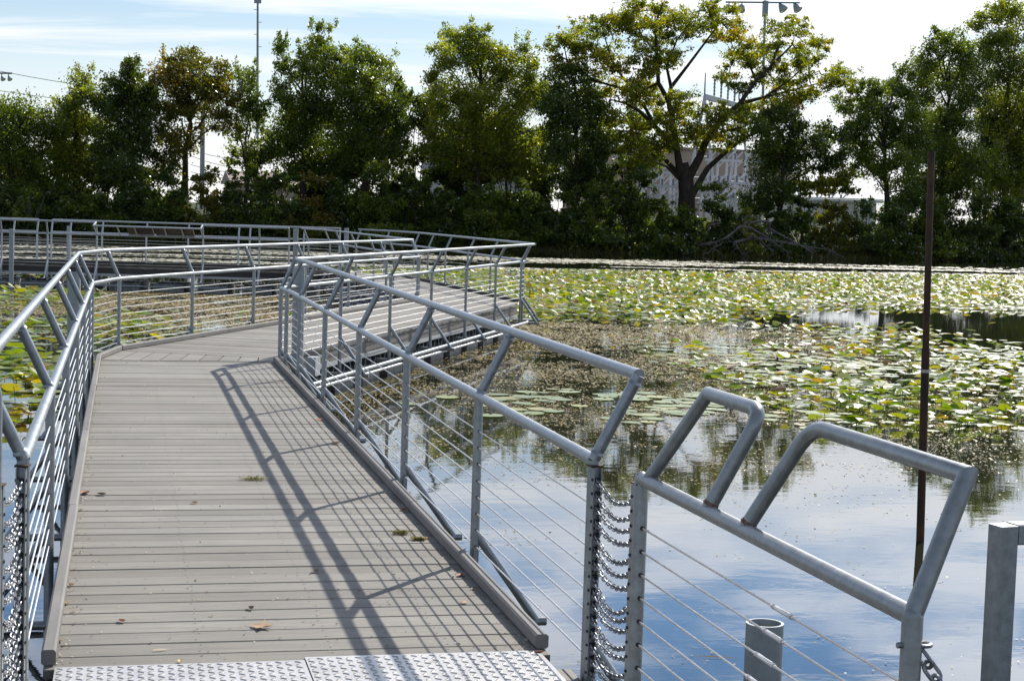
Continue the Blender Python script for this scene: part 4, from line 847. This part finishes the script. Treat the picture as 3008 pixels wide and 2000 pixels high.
# the open golden tree with traced limbs
def c6(x, y): return (1600+x/1.6754, y/1.6754)
Yb = shore(38)+4.5
gr = ony(*c6(700, 1030), Yb); gb = Vector((gr.x, Yb, gz(gr.x, Yb)-.1)); gtree = thing('open_crowned_tree', 'big spreading tree with golden leaves and bare limbs showing against the sky', 'tree', gb, 'trees along the far bank')
def pl(pts, dz=0.0): 
    out = []
    for i, (x, y) in enumerate(pts):
        yy = Yb+dz*i/max(1, len(pts)-1); q = ony(*c6(x, y), yy); out.append(q)
    return out
mb = MB(); tk = [gb]+pl([(700, 960), (695, 880), (680, 800)]); mb.tube(tk, [.66, .52, .50, .36], 12); mb.build('trunk', BARK, gtree, loc=gb)
LIMBS = [([(670, 860), (655, 760), (635, 640), (610, 500), (560, 410), (550, 250), (545, 120), (580, 20)], .36, .06, -1.2), ([(610, 500), (622, 430), (700, 330), (790, 210), (880, 90)], .22, .05, 1.6),
 ([(705, 880), (760, 780), (800, 680), (880, 580), (960, 510), (1040, 400), (1110, 330), (1220, 220)], .38, .06, -1.8), ([(960, 510), (1080, 480), (1200, 450), (1390, 400)], .18, .04, 1.2),
 ([(725, 960), (800, 830), (900, 740), (980, 680), (1080, 640), (1190, 640)], .30, .06, 2.0), ([(800, 690), (870, 650), (960, 630), (1050, 600)], .16, .04, -2.0),
 ([(665, 860), (590, 780), (510, 700), (430, 650), (330, 640)], .26, .05, 2.0), ([(640, 720), (540, 620), (470, 550), (400, 510), (320, 490)], .26, .05, -1.5), ([(540, 620), (500, 540), (430, 450), (330, 300), (280, 130)], .18, .04, 1.0),
 ([(622, 430), (600, 330), (650, 200), (760, 50)], .15, .03, -1.0), ([(560, 410), (450, 460), (380, 440)], .12, .03, 1.4), ([(550, 260), (480, 180), (430, 70)], .12, .03, .8), ([(1040, 400), (1000, 300), (960, 200)], .12, .03, 1.0), ([(430, 450), (250, 400), (110, 300), (90, 200)], .12, .03, -1.2),
 ([(660, 880), (600, 820), (480, 780), (400, 760)], .14, .03, -2), ([(1110, 330), (1150, 230), (1160, 150)], .10, .03, .5), ([(1080, 480), (1200, 400), (1330, 280)], .10, .03, -1.0)]
mb = MB()
for pts, r0_, r1_, dz in LIMBS:
    q = pl(pts, dz); mb.tube(q, [.78*(r0_+(r1_-r0_)*(i/(len(q)-1))**.8) for i in range(len(q))], 8)
lb6 = [(130, 190), (60, 250), (110, 320), (280, 100), (230, 180), (330, 150), (420, 70), (430, 160), (330, 250), (250, 280), (575, 40), (590, 120), (560, 200), (620, 270), (790, 60), (870, 80), (925, 130), (760, 140), (700, 110), (850, 190), (960, 190), (1000, 250), (690, 190), (1150, 130), (1220, 165), (1170, 230), (1280, 220), (1360, 220), (1330, 290), (1250, 300), (1150, 320), (1010, 320), (930, 290), (890, 380), (960, 420), (1080, 400), (1200, 400), (1300, 390), (1410, 400), (1460, 370), (1340, 460), (430, 390), (500, 340), (440, 480), (690, 470), (640, 540), (560, 500), (760, 560), (840, 590), (930, 600), (1000, 630), (700, 640), (560, 600), (450, 640), (500, 710), (400, 720), (350, 570), (740, 690), (880, 690), (1020, 560), (450, 780), (530, 790), (300, 330), (180, 250), (380, 110), (480, 260), (1080, 250), (1220, 500), (1100, 560), (380, 330), (630, 100), (520, 120), (590, 680), (620, 600), (660, 700), (780, 640), (560, 340), (500, 440), (420, 560), (320, 600), (1120, 600), (1180, 560), (960, 560), (470, 620), (580, 740), (350, 680), (1240, 460), (1160, 470), (250, 470), (300, 420)]
lobes = []
for x, y in lb6:
    dpt = random.uniform(-2.2, 2.2); q = ony(*c6(x+random.uniform(-8, 8), y+random.uniform(-8, 8)), Yb+dpt); r_ = random.uniform(.55, .85); lobes.append((q, r_*1.15, r_*1.2, r_*.75)); lobes.append((q+Vector((random.uniform(-.8, .8), random.uniform(-.8, .8), random.uniform(-.35, .6))), r_*.6, r_*.6, r_*.55))
    # a twig from the nearest limb point
    best = min((Vector(v) for v in mb.v[::4]), key=lambda v: (v-q).length); mb.tube(wob(best, q, 3, .12), [.05, .04, .03, .012], 4, cap=False)
    for j in range(3): mb.tube(wob(q, q+Vector((random.uniform(-1, 1), random.uniform(-1, 1), random.uniform(-.5, 1)))*r_, 2, .06), [.022, .016, .008], 3, cap=False)
mb.build('limbs', BARK, gtree, loc=gb)
crown('crown', gtree, lobes, 'gold', 820, .085)
tree('broadleaf_tree', 'dark low tree with yellow drooping leaves right of the golden tree', 2280, 2.5, [(2265, 340, 40, 28), (2325, 350, 45, 38), (2245, 395, 42, 45), (2310, 415, 55, 50), (2385, 400, 45, 40), (2440, 395, 42, 32), (2255, 470, 48, 55), (2330, 480, 58, 50), (2410, 465, 50, 42), (2470, 460, 34, 36), (2245, 550, 42, 55), (2230, 610, 45, 45), (2300, 560, 40, 40)], 'dark', per=1000, extra=('gold', [(2370, 535, 48, 22), (2420, 550, 38, 20), (2470, 525, 34, 26), (2340, 565, 30, 20), (2490, 555, 22, 18)]))
tree('broadleaf_tree', 'sloping-crowned tree beside the white flat-roofed building', 2620, 3, [(2510, 262, 30, 28), (2480, 300, 32, 32), (2520, 340, 38, 42), (2500, 405, 36, 42), (2565, 255, 32, 32), (2525, 470, 32, 34), (2660, 225, 32, 30), (2610, 270, 40, 36), (2560, 315, 42, 38), (2650, 290, 46, 42), (2600, 345, 50, 46), (2540, 375, 38, 42), (2680, 350, 46, 50), (2620, 415, 55, 50), (2550, 440, 42, 42), (2690, 430, 48, 50), (2630, 490, 55, 45), (2660, 560, 55, 50), (2560, 500, 30, 30)], 'mid')
tree('broadleaf_tree', 'tall dark tree rising left of the rusty pole top', 2770, 4, [(2762, 100, 28, 30), (2740, 140, 36, 34), (2795, 135, 38, 40), (2720, 200, 44, 46), (2785, 205, 52, 52), (2835, 175, 36, 52), (2735, 280, 50, 52), (2805, 285, 55, 55), (2860, 260, 36, 55), (2745, 370, 52, 52), (2820, 370, 55, 52), (2760, 460, 56, 50), (2835, 460, 55, 52), (2740, 540, 60, 50), (2825, 550, 60, 50)], 'mid')
tree('broadleaf_tree', 'tallest tree at the right picture edge reaching the top of the frame', 2950, 4, [(2890, 55, 38, 34), (2945, 25, 42, 36), (3000, 50, 44, 52), (2915, 110, 48, 46), (2980, 135, 52, 52), (2895, 190, 46, 52), (2960, 225, 55, 52), (3030, 200, 52, 70), (2920, 300, 55, 55), (2995, 315, 58, 55), (2930, 400, 55, 55), (3005, 420, 58, 55), (2900, 490, 55, 52), (2975, 510, 60, 55), (3040, 530, 60, 60), (2930, 580, 60, 50), (3060, 330, 60, 70)], 'light')
# understorey along the bank: every shrub a thing
def shrub(label, px, top, hw, off, key, base=735, name='bank_shrub', per=1000):
    x = ony(px, 650, 98).x; Y = shore(x)+off; c0 = ony(px, 650, Y); sc = Y/F_PX; z0 = gz(c0.x, Y); zt = ony(px, top, Y).z; H_ = zt-z0; w = hw*sc; root = thing(name, label, 'shrub', (c0.x, Y, z0), 'shrubs along the far bank'); lobes = []
    n = 7 if H_ < 5.5 else 13
    for i in range(n):
        fx = random.uniform(-.75, .75); fz = random.uniform(.15, .82)*(1-.35*abs(fx)) if H_ < 5.5 else random.uniform(.12, .95)*(1-.18*abs(fx)); r_ = max(.45, min(w, H_)*random.uniform(.30, .42)); lobes.append((Vector((c0.x+fx*w, Y+random.uniform(-.7, .7), z0+fz*H_)), r_*1.15, r_, r_))
    lobes.append((Vector((c0.x+random.uniform(-.3, .3)*w, Y, zt-.4*min(w, H_)*.5)), w*.42, w*.4, min(w, H_)*.3)); lobes.append((Vector((c0.x, Y-.6, z0+.3)), w*.9, .8, .6))
    mb = MB()
    for l in lobes[:-1]: mb.tube(wob((c0.x+random.uniform(-.3, .3), Y, z0-.1), l[0], 4, .12), [.05, .04, .035, .025, .01], 5)
    mb.build('stems', BARK, root, loc=(c0.x, Y, z0)); crown('foliage', root, lobes, key, per*1.2, .105); return root
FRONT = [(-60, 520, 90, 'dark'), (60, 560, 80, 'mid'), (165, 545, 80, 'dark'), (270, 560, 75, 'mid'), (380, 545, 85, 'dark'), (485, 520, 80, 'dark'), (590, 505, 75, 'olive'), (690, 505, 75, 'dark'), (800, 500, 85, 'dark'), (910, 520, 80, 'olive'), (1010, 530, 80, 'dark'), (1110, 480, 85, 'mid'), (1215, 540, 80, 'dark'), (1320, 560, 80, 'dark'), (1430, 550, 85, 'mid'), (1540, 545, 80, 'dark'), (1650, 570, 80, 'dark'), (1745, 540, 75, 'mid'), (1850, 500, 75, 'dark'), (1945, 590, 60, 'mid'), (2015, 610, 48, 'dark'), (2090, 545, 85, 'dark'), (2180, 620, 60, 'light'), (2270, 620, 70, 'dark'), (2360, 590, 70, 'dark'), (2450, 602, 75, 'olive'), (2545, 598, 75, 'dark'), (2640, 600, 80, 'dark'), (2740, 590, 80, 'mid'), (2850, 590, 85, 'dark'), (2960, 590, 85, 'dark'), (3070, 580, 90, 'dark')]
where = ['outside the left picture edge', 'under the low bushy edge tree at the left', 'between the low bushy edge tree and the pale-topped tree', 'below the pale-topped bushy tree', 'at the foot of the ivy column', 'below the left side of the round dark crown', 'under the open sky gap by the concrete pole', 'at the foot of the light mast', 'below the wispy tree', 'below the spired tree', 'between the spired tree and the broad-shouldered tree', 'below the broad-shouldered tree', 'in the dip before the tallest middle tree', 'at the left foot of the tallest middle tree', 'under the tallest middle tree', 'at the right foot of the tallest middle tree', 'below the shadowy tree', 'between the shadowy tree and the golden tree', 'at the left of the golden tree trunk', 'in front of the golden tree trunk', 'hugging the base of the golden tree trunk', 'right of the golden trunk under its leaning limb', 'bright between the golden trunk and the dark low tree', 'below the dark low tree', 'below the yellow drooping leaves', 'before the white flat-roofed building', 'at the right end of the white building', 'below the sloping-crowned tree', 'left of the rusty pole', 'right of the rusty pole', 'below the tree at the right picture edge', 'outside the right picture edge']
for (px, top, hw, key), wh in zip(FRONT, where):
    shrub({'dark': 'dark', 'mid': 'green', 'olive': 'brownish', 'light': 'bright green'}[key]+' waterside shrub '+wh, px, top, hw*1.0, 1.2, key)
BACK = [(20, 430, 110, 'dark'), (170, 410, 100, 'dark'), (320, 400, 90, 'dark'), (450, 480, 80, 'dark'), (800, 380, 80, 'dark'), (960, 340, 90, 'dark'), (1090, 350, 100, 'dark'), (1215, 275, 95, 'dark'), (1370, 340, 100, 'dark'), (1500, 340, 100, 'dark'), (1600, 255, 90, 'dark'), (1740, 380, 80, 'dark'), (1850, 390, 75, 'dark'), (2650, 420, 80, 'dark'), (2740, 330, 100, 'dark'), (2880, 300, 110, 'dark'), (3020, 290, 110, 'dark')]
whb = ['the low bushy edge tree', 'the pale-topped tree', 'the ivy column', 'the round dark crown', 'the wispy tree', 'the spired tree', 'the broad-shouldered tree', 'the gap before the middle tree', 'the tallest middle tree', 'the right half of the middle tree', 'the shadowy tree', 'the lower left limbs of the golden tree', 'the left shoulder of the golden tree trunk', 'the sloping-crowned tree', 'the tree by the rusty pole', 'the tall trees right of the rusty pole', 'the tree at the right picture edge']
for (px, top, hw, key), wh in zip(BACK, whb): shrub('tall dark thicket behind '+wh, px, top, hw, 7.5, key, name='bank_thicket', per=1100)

# fallen dead tree in the water
dt = thing('fallen_branches', 'bleached dead branches of a fallen tree lying at the water edge', 'dead tree', ony(2230, 740, 93.5))
DB = [([(690, 1240), (760, 1205), (790, 1160), (820, 1105), (870, 1100)], .10), ([(760, 1205), (850, 1190), (910, 1160), (960, 1120), (1010, 1085)], .11), ([(900, 1165), (960, 1115), (1010, 1120), (1090, 1165), (1150, 1210), (1200, 1245)], .11), ([(1010, 1100), (1050, 1088), (1100, 1090), (1110, 1130), (1200, 1175), (1280, 1220), (1320, 1245)], .11), ([(1105, 1095), (1105, 1140), (1140, 1190)], .08), ([(930, 1195), (1030, 1170), (1120, 1185), (1230, 1200), (1330, 1235)], .12), ([(1025, 1155), (1030, 1190), (1010, 1235)], .08), ([(1200, 1200), (1300, 1215), (1400, 1230), (1440, 1250)], .06), ([(740, 1215), (700, 1225), (680, 1250)], .05), ([(870, 1200), (830, 1220), (800, 1250)], .05), ([(940, 1190), (950, 1220), (970, 1250)], .05), ([(1060, 1180), (1090, 1210), (1130, 1250)], .06), ([(990, 1130), (980, 1080), (1010, 1060)], .04)]
for i, (pts, r_) in enumerate(DB):
    Y0 = 93.6+random.uniform(-.5, .6); q = [ony(*c6(x, y), Y0+.35*math.sin(j*1.3+i)) for j, (x, y) in enumerate(pts)]; mb = MB(); mb.tube(q, [.72*r_*(1-.6*j/(len(q)-1)) for j in range(len(q))], 7)
    for j in range(11):
        s_ = random.choice(q); mb.tube(wob(s_, s_+Vector((random.uniform(-.7, .7), random.uniform(-.4, .3), random.uniform(-.6, .3))), 3, .14), [.02, .016, .011, .006], 4)
    mb.build('branch', DEADWOOD, dt, loc=q[0])
ng = 9000; gx = rng.uniform(-26, 66, ng); gy = np.array([shore(v) for v in gx])+rng.uniform(-.2, 1.5, ng); gzv = np.array([gz(a_, b__) for a_, b__ in zip(gx, gy)]); gh = rng.uniform(.1, .42, ng)*(.5+fbm(gx*.5, gy*.5, 5)); ga_ = rng.uniform(0, 6.28, ng)
bl = np.stack([gx, gy, gzv], 1); sd = np.stack([np.cos(ga_), np.sin(ga_), np.zeros(ng)], 1)*.018; tp_ = bl+np.stack([rng.normal(0, .22, ng)*gh, rng.normal(-.05, .2, ng)*gh, gh], 1); md = bl*.5+tp_*.5+np.array([0, 0, .06])
V = np.stack([bl-sd, bl+sd, md+sd*.8, tp_], 1).reshape(-1, 3); kind(tag(np_mesh('bank_grass', V, np.arange(4*ng).reshape(-1, 4), np.repeat(rng.random(ng), 4), LEAF['olive']), 'ragged grass and reeds fringing the far bank at the waterline', 'grass'), 'stuff')
bb = thing('bare_bush', 'leafless pale bush at the bank behind the far left railing', 'bush', ony(85, 640, shore(-8)+.2))
mb = MB(); bq = ony(85, 650, shore(-8)+.2)
for i in range(16): mb.tube(wob(bq+UZ*(-1), bq+Vector((random.uniform(-1.1, .9), random.uniform(-.5, .5), random.uniform(.6, 1.7))), 4, .1), [.03, .025, .02, .014, .006], 4)
mb.build('twigs', DEADWOOD, bb, loc=bq)

# ------------------------------------------------------------------ beyond the bank
POLEM = steel('pole_grey', (.22, .26, .27), (.30, .34, .35), .5, .2); CONC, _n, _b = mat('concrete'); L(_n, ramp(_n, noise(_n, pos(_n), 2, 5), [(.3, (.38, .37, .36)), (.7, (.50, .49, .48))]), _b.inputs['Base Color']); setp(_b, rough=.85)
GLASS, _n, _b = mat('lamp_lens'); setp(_b, base=(.62, .64, .62), rough=.2)
def mast(label, px, Y, top_px, w_px, lamps, box=None, lean=0.0, k=1.0):
    b = ony(px, 560, Y); t = ony(px+lean, top_px, Y); root = thing('light_mast', label, 'light mast', (b.x, Y, gz(b.x, Y)), 'sports field light masts')
    r_ = w_px*Y/F_PX/2; mb = MB(); base = Vector((b.x, Y, gz(b.x, Y)-.3)); mb.tube([base, t], [r_*1.15, r_*.8], 10); mb.build('pole', POLEM, root, loc=base)
    if box:
        q = ony(px+lean, box[1], Y); mb = MB(); mb.box(q, (box[0]*Y/F_PX, .3, box[2]*Y/F_PX)); mb.build('control_box', POLEM, root, loc=q, smooth=False)
    if lamps:
        arm_y = lamps[0]; x0, x1 = min(lamps[1]), max(lamps[1]); a, c = ony(x0-8, arm_y, Y), ony(x1+8, arm_y+2, Y); mb = MB(); mb.tube([a, c], .07, 8); mb.build('cross_arm', POLEM, root, loc=a)
        for lx in lamps[1]:
            q = ony(lx, arm_y+17, Y); mb = MB(); ax = Vector((-.45 if lx < (x0+x1)/2 else .35, -.5, -.75)).normalized()
            mb.tube([q-ax*.38*k+UZ*.05, q-ax*.28*k, q, q+ax*.22*k], [.10*k, .17*k, .30*k, .36*k], 12); mb.tube([ony(lx, arm_y, Y), q-ax*.3], .035, 6); lm = mb.build('floodlight', POLEM, root, loc=q)
            mb = MB(); mb.tube([q+ax*.215*k, q+ax*.29*k], [.35*k, .22*k], 12); o = mb.build('lens', GLASS, lm); o.location = -q
    return root
m1 = mast('tall mast with climbing pegs rising above the wispy tree', 757, 122, 2, 7.5, None, (20, 4, 12))
mb = MB(); 
for i in range(14):
    q = ony(757, 30+i*36, 122); mb.tube([q, q+Vector((.28*(1 if i % 2 else -1), 0, 0))], .025, 5)
mb.build('climbing_peg', POLEM, m1)
bpy.data.objects['climbing_peg'].location = -m1.location
mast('mast with four floodlights on a cross arm behind the golden tree', 2236, 122, 2, 9, (7, [2140, 2178, 2298, 2341]), (15, 26, 46), lean=12)
mast('floodlight mast with its lamps just inside the left picture edge', -70, 135, 210, 9, (214, [-160, -110, 8, 28]), None, k=.55)
up = thing('utility_pole', 'pale concrete utility pole seen under the round dark crown', 'utility pole', (ony(595, 560, 118).x, 118, gz(0, 118)))
q0_, q1_ = ony(594, 580, 118), ony(596, 330, 118); mb = MB(); mb.tube([q0_-UZ*1.5, q1_], [.19, .15], 12); mb.build('pole', CONC, up, loc=q0_)
mb = MB(); mb.box(ony(596, 345, 117.8), (2.2, .12, .12)); mb.build('cross_arm', POLEM, up, loc=ony(596, 345, 117.8))
WIRE, _n, _b = mat('wire'); setp(_b, base=(.10, .10, .11), rough=.6)
for (a, b, lb) in (((-60, 198), (640, 300), 'upper power line crossing the sky at the left'), ((-60, 258), (640, 330), 'lower power line crossing the sky at the left'), ((560, 440), (760, 468), 'wire at the top of the sky gap under the trees'), ((560, 458), (760, 498), 'sagging second wire in the sky gap under the trees'), ((560, 484), (760, 505), 'third wire in the sky gap under the trees'), ((560, 505), (760, 522), 'lowest wire in the sky gap under the trees')):
    mb = MB(); mb.tube(catenary(ony(*a, 124), ony(*b, 124), .25, 10), .022, 5); tag(mb.build('overhead_wire', WIRE, loc=ony(*a, 124)), lb, 'wire', 'overhead wires')
BEIGE, _n, _b = mat('beige_wall'); L(_n, ramp(_n, noise(_n, pos(_n), .5, 5), [(.3, (.36, .27, .20)), (.7, (.46, .36, .28))]), _b.inputs['Base Color']); setp(_b, rough=.85)
WHITE, _n, _b = mat('white_wall'); L(_n, ramp(_n, noise(_n, pos(_n), .8, 5), [(.3, (.74, .69, .61)), (.7, (.84, .79, .72))]), _b.inputs['Base Color']); setp(_b, rough=.8)
ROOFW, _n, _b = mat('white_roof'); setp(_b, base=(.78, .78, .78), rough=.6)
GREYW, _n, _b = mat('grey_wall'); setp(_b, base=(.33, .32, .33), rough=.85)
DARKW, _n, _b = mat('dark_window'); setp(_b, base=(.03, .035, .04), rough=.15)
ROOFT, _n, _b = mat('tan_roof'); L(_n, ramp(_n, noise(_n, pos(_n), 1.5, 4, .6, (.3, 1, 3)), [(.3, (.22, .17, .13)), (.7, (.33, .26, .21))]), _b.inputs['Base Color']); setp(_b, rough=.9)
def building(label, x0, x1, top, Y, dep, wall, roof, over=.3, win=(), gable=False):
    a, b = ony(x0, top, Y), ony(x1, top, Y); zt = (a.z+b.z)/2; z0 = gz(a.x, Y)-.3; cx = (a.x+b.x)/2; w = b.x-a.x; root = thing('building', label, 'building', (cx, Y, z0), 'buildings beyond the bank')
    mb = MB(); mb.box((cx, Y+dep/2, (z0+zt)/2), (w, dep, zt-z0)); mb.build('wall', wall, root, loc=(cx, Y, z0), smooth=False)
    mb = MB()
    if gable:
        h = gable; mb.add([(a.x-.4, Y-.4, zt), (b.x+.4, Y-.4, zt), (b.x+.4, Y+dep+.4, zt), (a.x-.4, Y+dep+.4, zt), (a.x-.4, Y+dep/2, zt+h), (b.x+.4, Y+dep/2, zt+h)], [(0, 1, 5, 4), (2, 3, 4, 5), (0, 4, 3), (1, 2, 5), (3, 2, 1, 0)])
    else: mb.box((cx, Y+dep/2, zt+.17), (w+2*over, dep+2*over, .3))
    mb.build('roof', roof, root, loc=(cx, Y, zt), smooth=False)
    for (fx, fz, ww, hh) in win:
        mb = MB(); mb.box((a.x+w*fx, Y-.02, z0+(zt-z0)*fz), (ww, .08, hh)); mb.build('window', DARKW, root, loc=(a.x+w*fx, Y, z0), smooth=False)
building('white flat-roofed building seen below the yellow drooping leaves', 2395, 2575, 594, 128, 12, WHITE, ROOFW, .4)
building('long brown windowless power hall behind the golden tree', 1830, 2330, 445, 175, 25, BEIGE, ROOFT, .2)
building('tan house with a pitched roof in the sky gap by the mast', 690, 880, 540, 140, 14, BEIGE, ROOFT, gable=1.1)
building('pale grey block glimpsed behind the middle trees', 1335, 1620, 425, 160, 18, GREYW, CONC, .2, ((.25, .7, 2, 1.5), (.6, .7, 2, 1.5)))
# switchyard
STEELW = steel('switchyard_steel', (.46, .46, .48), (.60, .60, .62), .55, .2); INSUL, _n, _b = mat('insulator'); setp(_b, base=(.20, .21, .23), rough=.3)
def aframe(label, px, top, Y, halfw):
    t = ony(px, top, Y); root = thing('steel_gantry', label, 'gantry', (t.x, Y, gz(t.x, Y)), 'switchyard gantries'); sp_ = halfw*Y/F_PX
    z0 = gz(t.x, Y)
    for e in (-1, 1):
        mb = MB(); mb.tube([(t.x+sp_*e, Y, z0), t-UZ*.2], [.16, .12], 8); mb.build('leg', STEELW, root, loc=(t.x+sp_*e, Y, z0))
    for i in range(1, 6):
        mb = MB(); f = i/6; mb.tube([(t.x-sp_*(1-f), Y, z0+(t.z-z0)*f), (t.x+sp_*(1-f), Y, z0+(t.z-z0)*f)], .06, 6); mb.build('cross_brace', STEELW, root, loc=(t.x, Y, z0+(t.z-z0)*f))
    mb = MB(); mb.tube([t-UZ*.3, t+UZ*1.9], [.09, .05], 8); mb.build('lightning_spike', POLEM, root, loc=t)
    return t
tA = aframe('A-shaped switchyard gantry at the left of the gap in the golden tree', 2070, 275, 150, 55); tB = aframe('A-shaped switchyard gantry at the right of the gap in the golden tree', 2180, 305, 152, 45)
bm_ = thing('bus_beam', 'grey beam with upright insulators spanning the two gantries', 'beam', tA)
mb = MB(); mb.box((tA+tB)/2-UZ*.3, ((tB-tA).length, .6, .5), ((tB-tA).normalized(), UY, (tB-tA).normalized().cross(UY))); mb.build('girder', STEELW, bm_, loc=tA, smooth=False)
for i in range(4):
    q = tA+(tB-tA)*(.25+.18*i); mb = MB(); pts = [q+UZ*(.16*j) for j in range(11)]; mb.tube(pts, [.12 if j % 2 else .07 for j in range(11)], 8); mb.build('insulator', INSUL, bm_, loc=q)
rows = [(1890, 2020, 505, 138, 6, 'front switchyard rack left of the golden trunk'), (2060, 2190, 535, 138, 6, 'front switchyard rack right of the golden trunk'), (2080, 2240, 470, 146, 7, 'middle switchyard rack of slanted bars right of the golden trunk'), (1880, 2010, 545, 134, 5, 'low switchyard rack behind the left shrubs of the golden tree'), (2110, 2200, 585, 132, 5, 'lowest switchyard rack above the bright green shrub'), (2330, 2470, 590, 140, 5, 'switchyard rack behind the dark low tree')]
for x0, x1, top, Y, n, lb in rows:
    a, b = ony(x0, top, Y), ony(x1, top, Y); z0 = gz(a.x, Y); root = thing('switchyard_rack', 'pale steel '+lb, 'steel rack', (a.x, Y, z0), 'switchyard racks'); d = (b-a)
    for i in range(n):
        q = a+d*(i/(n-1)); mb = MB()
        for e in (0, .8): mb.tube([(q.x+e*.5, Y+e, z0), (q.x+e*.5, Y+e, q.z)], .075, 6)
        mb.build('column', STEELW, root, loc=(q.x, Y, z0))
        mb = MB(); mb.tube([q, q+Vector((.9, .6, .75))], .07, 6); mb.tube([q+Vector((.2, 0, -.6)), q+Vector((1.1, .6, .1))], .05, 6); mb.build('switch_arm', STEELW, root, loc=q)
        mb = MB(); mb.tube([q+UZ*(.09*j) for j in range(7)], [.13 if j % 2 else .08 for j in range(7)], 6); mb.build('insulator', INSUL, root, loc=q)
    for f in (1, .72, .45):
        mb = MB(); za = z0+(a.z-z0)*f; mb.box(((a.x+b.x)/2, Y-.1, za), (d.length+.6, .16, .22 if f == 1 else .12)); mb.build('beam', STEELW, root, loc=(a.x, Y, za), smooth=False)
fe = thing('chain_link_fence', 'wire fence with grey posts in front of the white building', 'fence', (ony(2330, 600, 120).x, 120, 1.3))
fa_, fb_ = ony(2330, 582, 120), ony(2600, 590, 120)
for i in range(7):
    q = fa_+(fb_-fa_)*(i/6); mb = MB(); mb.tube([(q.x, 120, .9), q], .045, 6); mb.build('post', POLEM, fe, loc=q)
mb = MB(); mb.tube([fa_, fb_], .03, 6); mb.build('top_rail', POLEM, fe, loc=fa_)
mb = MB()
for i in range(90):
    q = fa_+(fb_-fa_)*(i/90); q2 = q+(fb_-fa_)*(1/90)*1.6; mb.tube([(q.x, 120, 1.0), (q2.x, 120, q2.z)], .006, 3, cap=False); mb.tube([(q2.x, 120, 1.0), (q.x, 120, q.z)], .006, 3, cap=False)
mb.build('wire_mesh', POLEM, fe, loc=fa_)
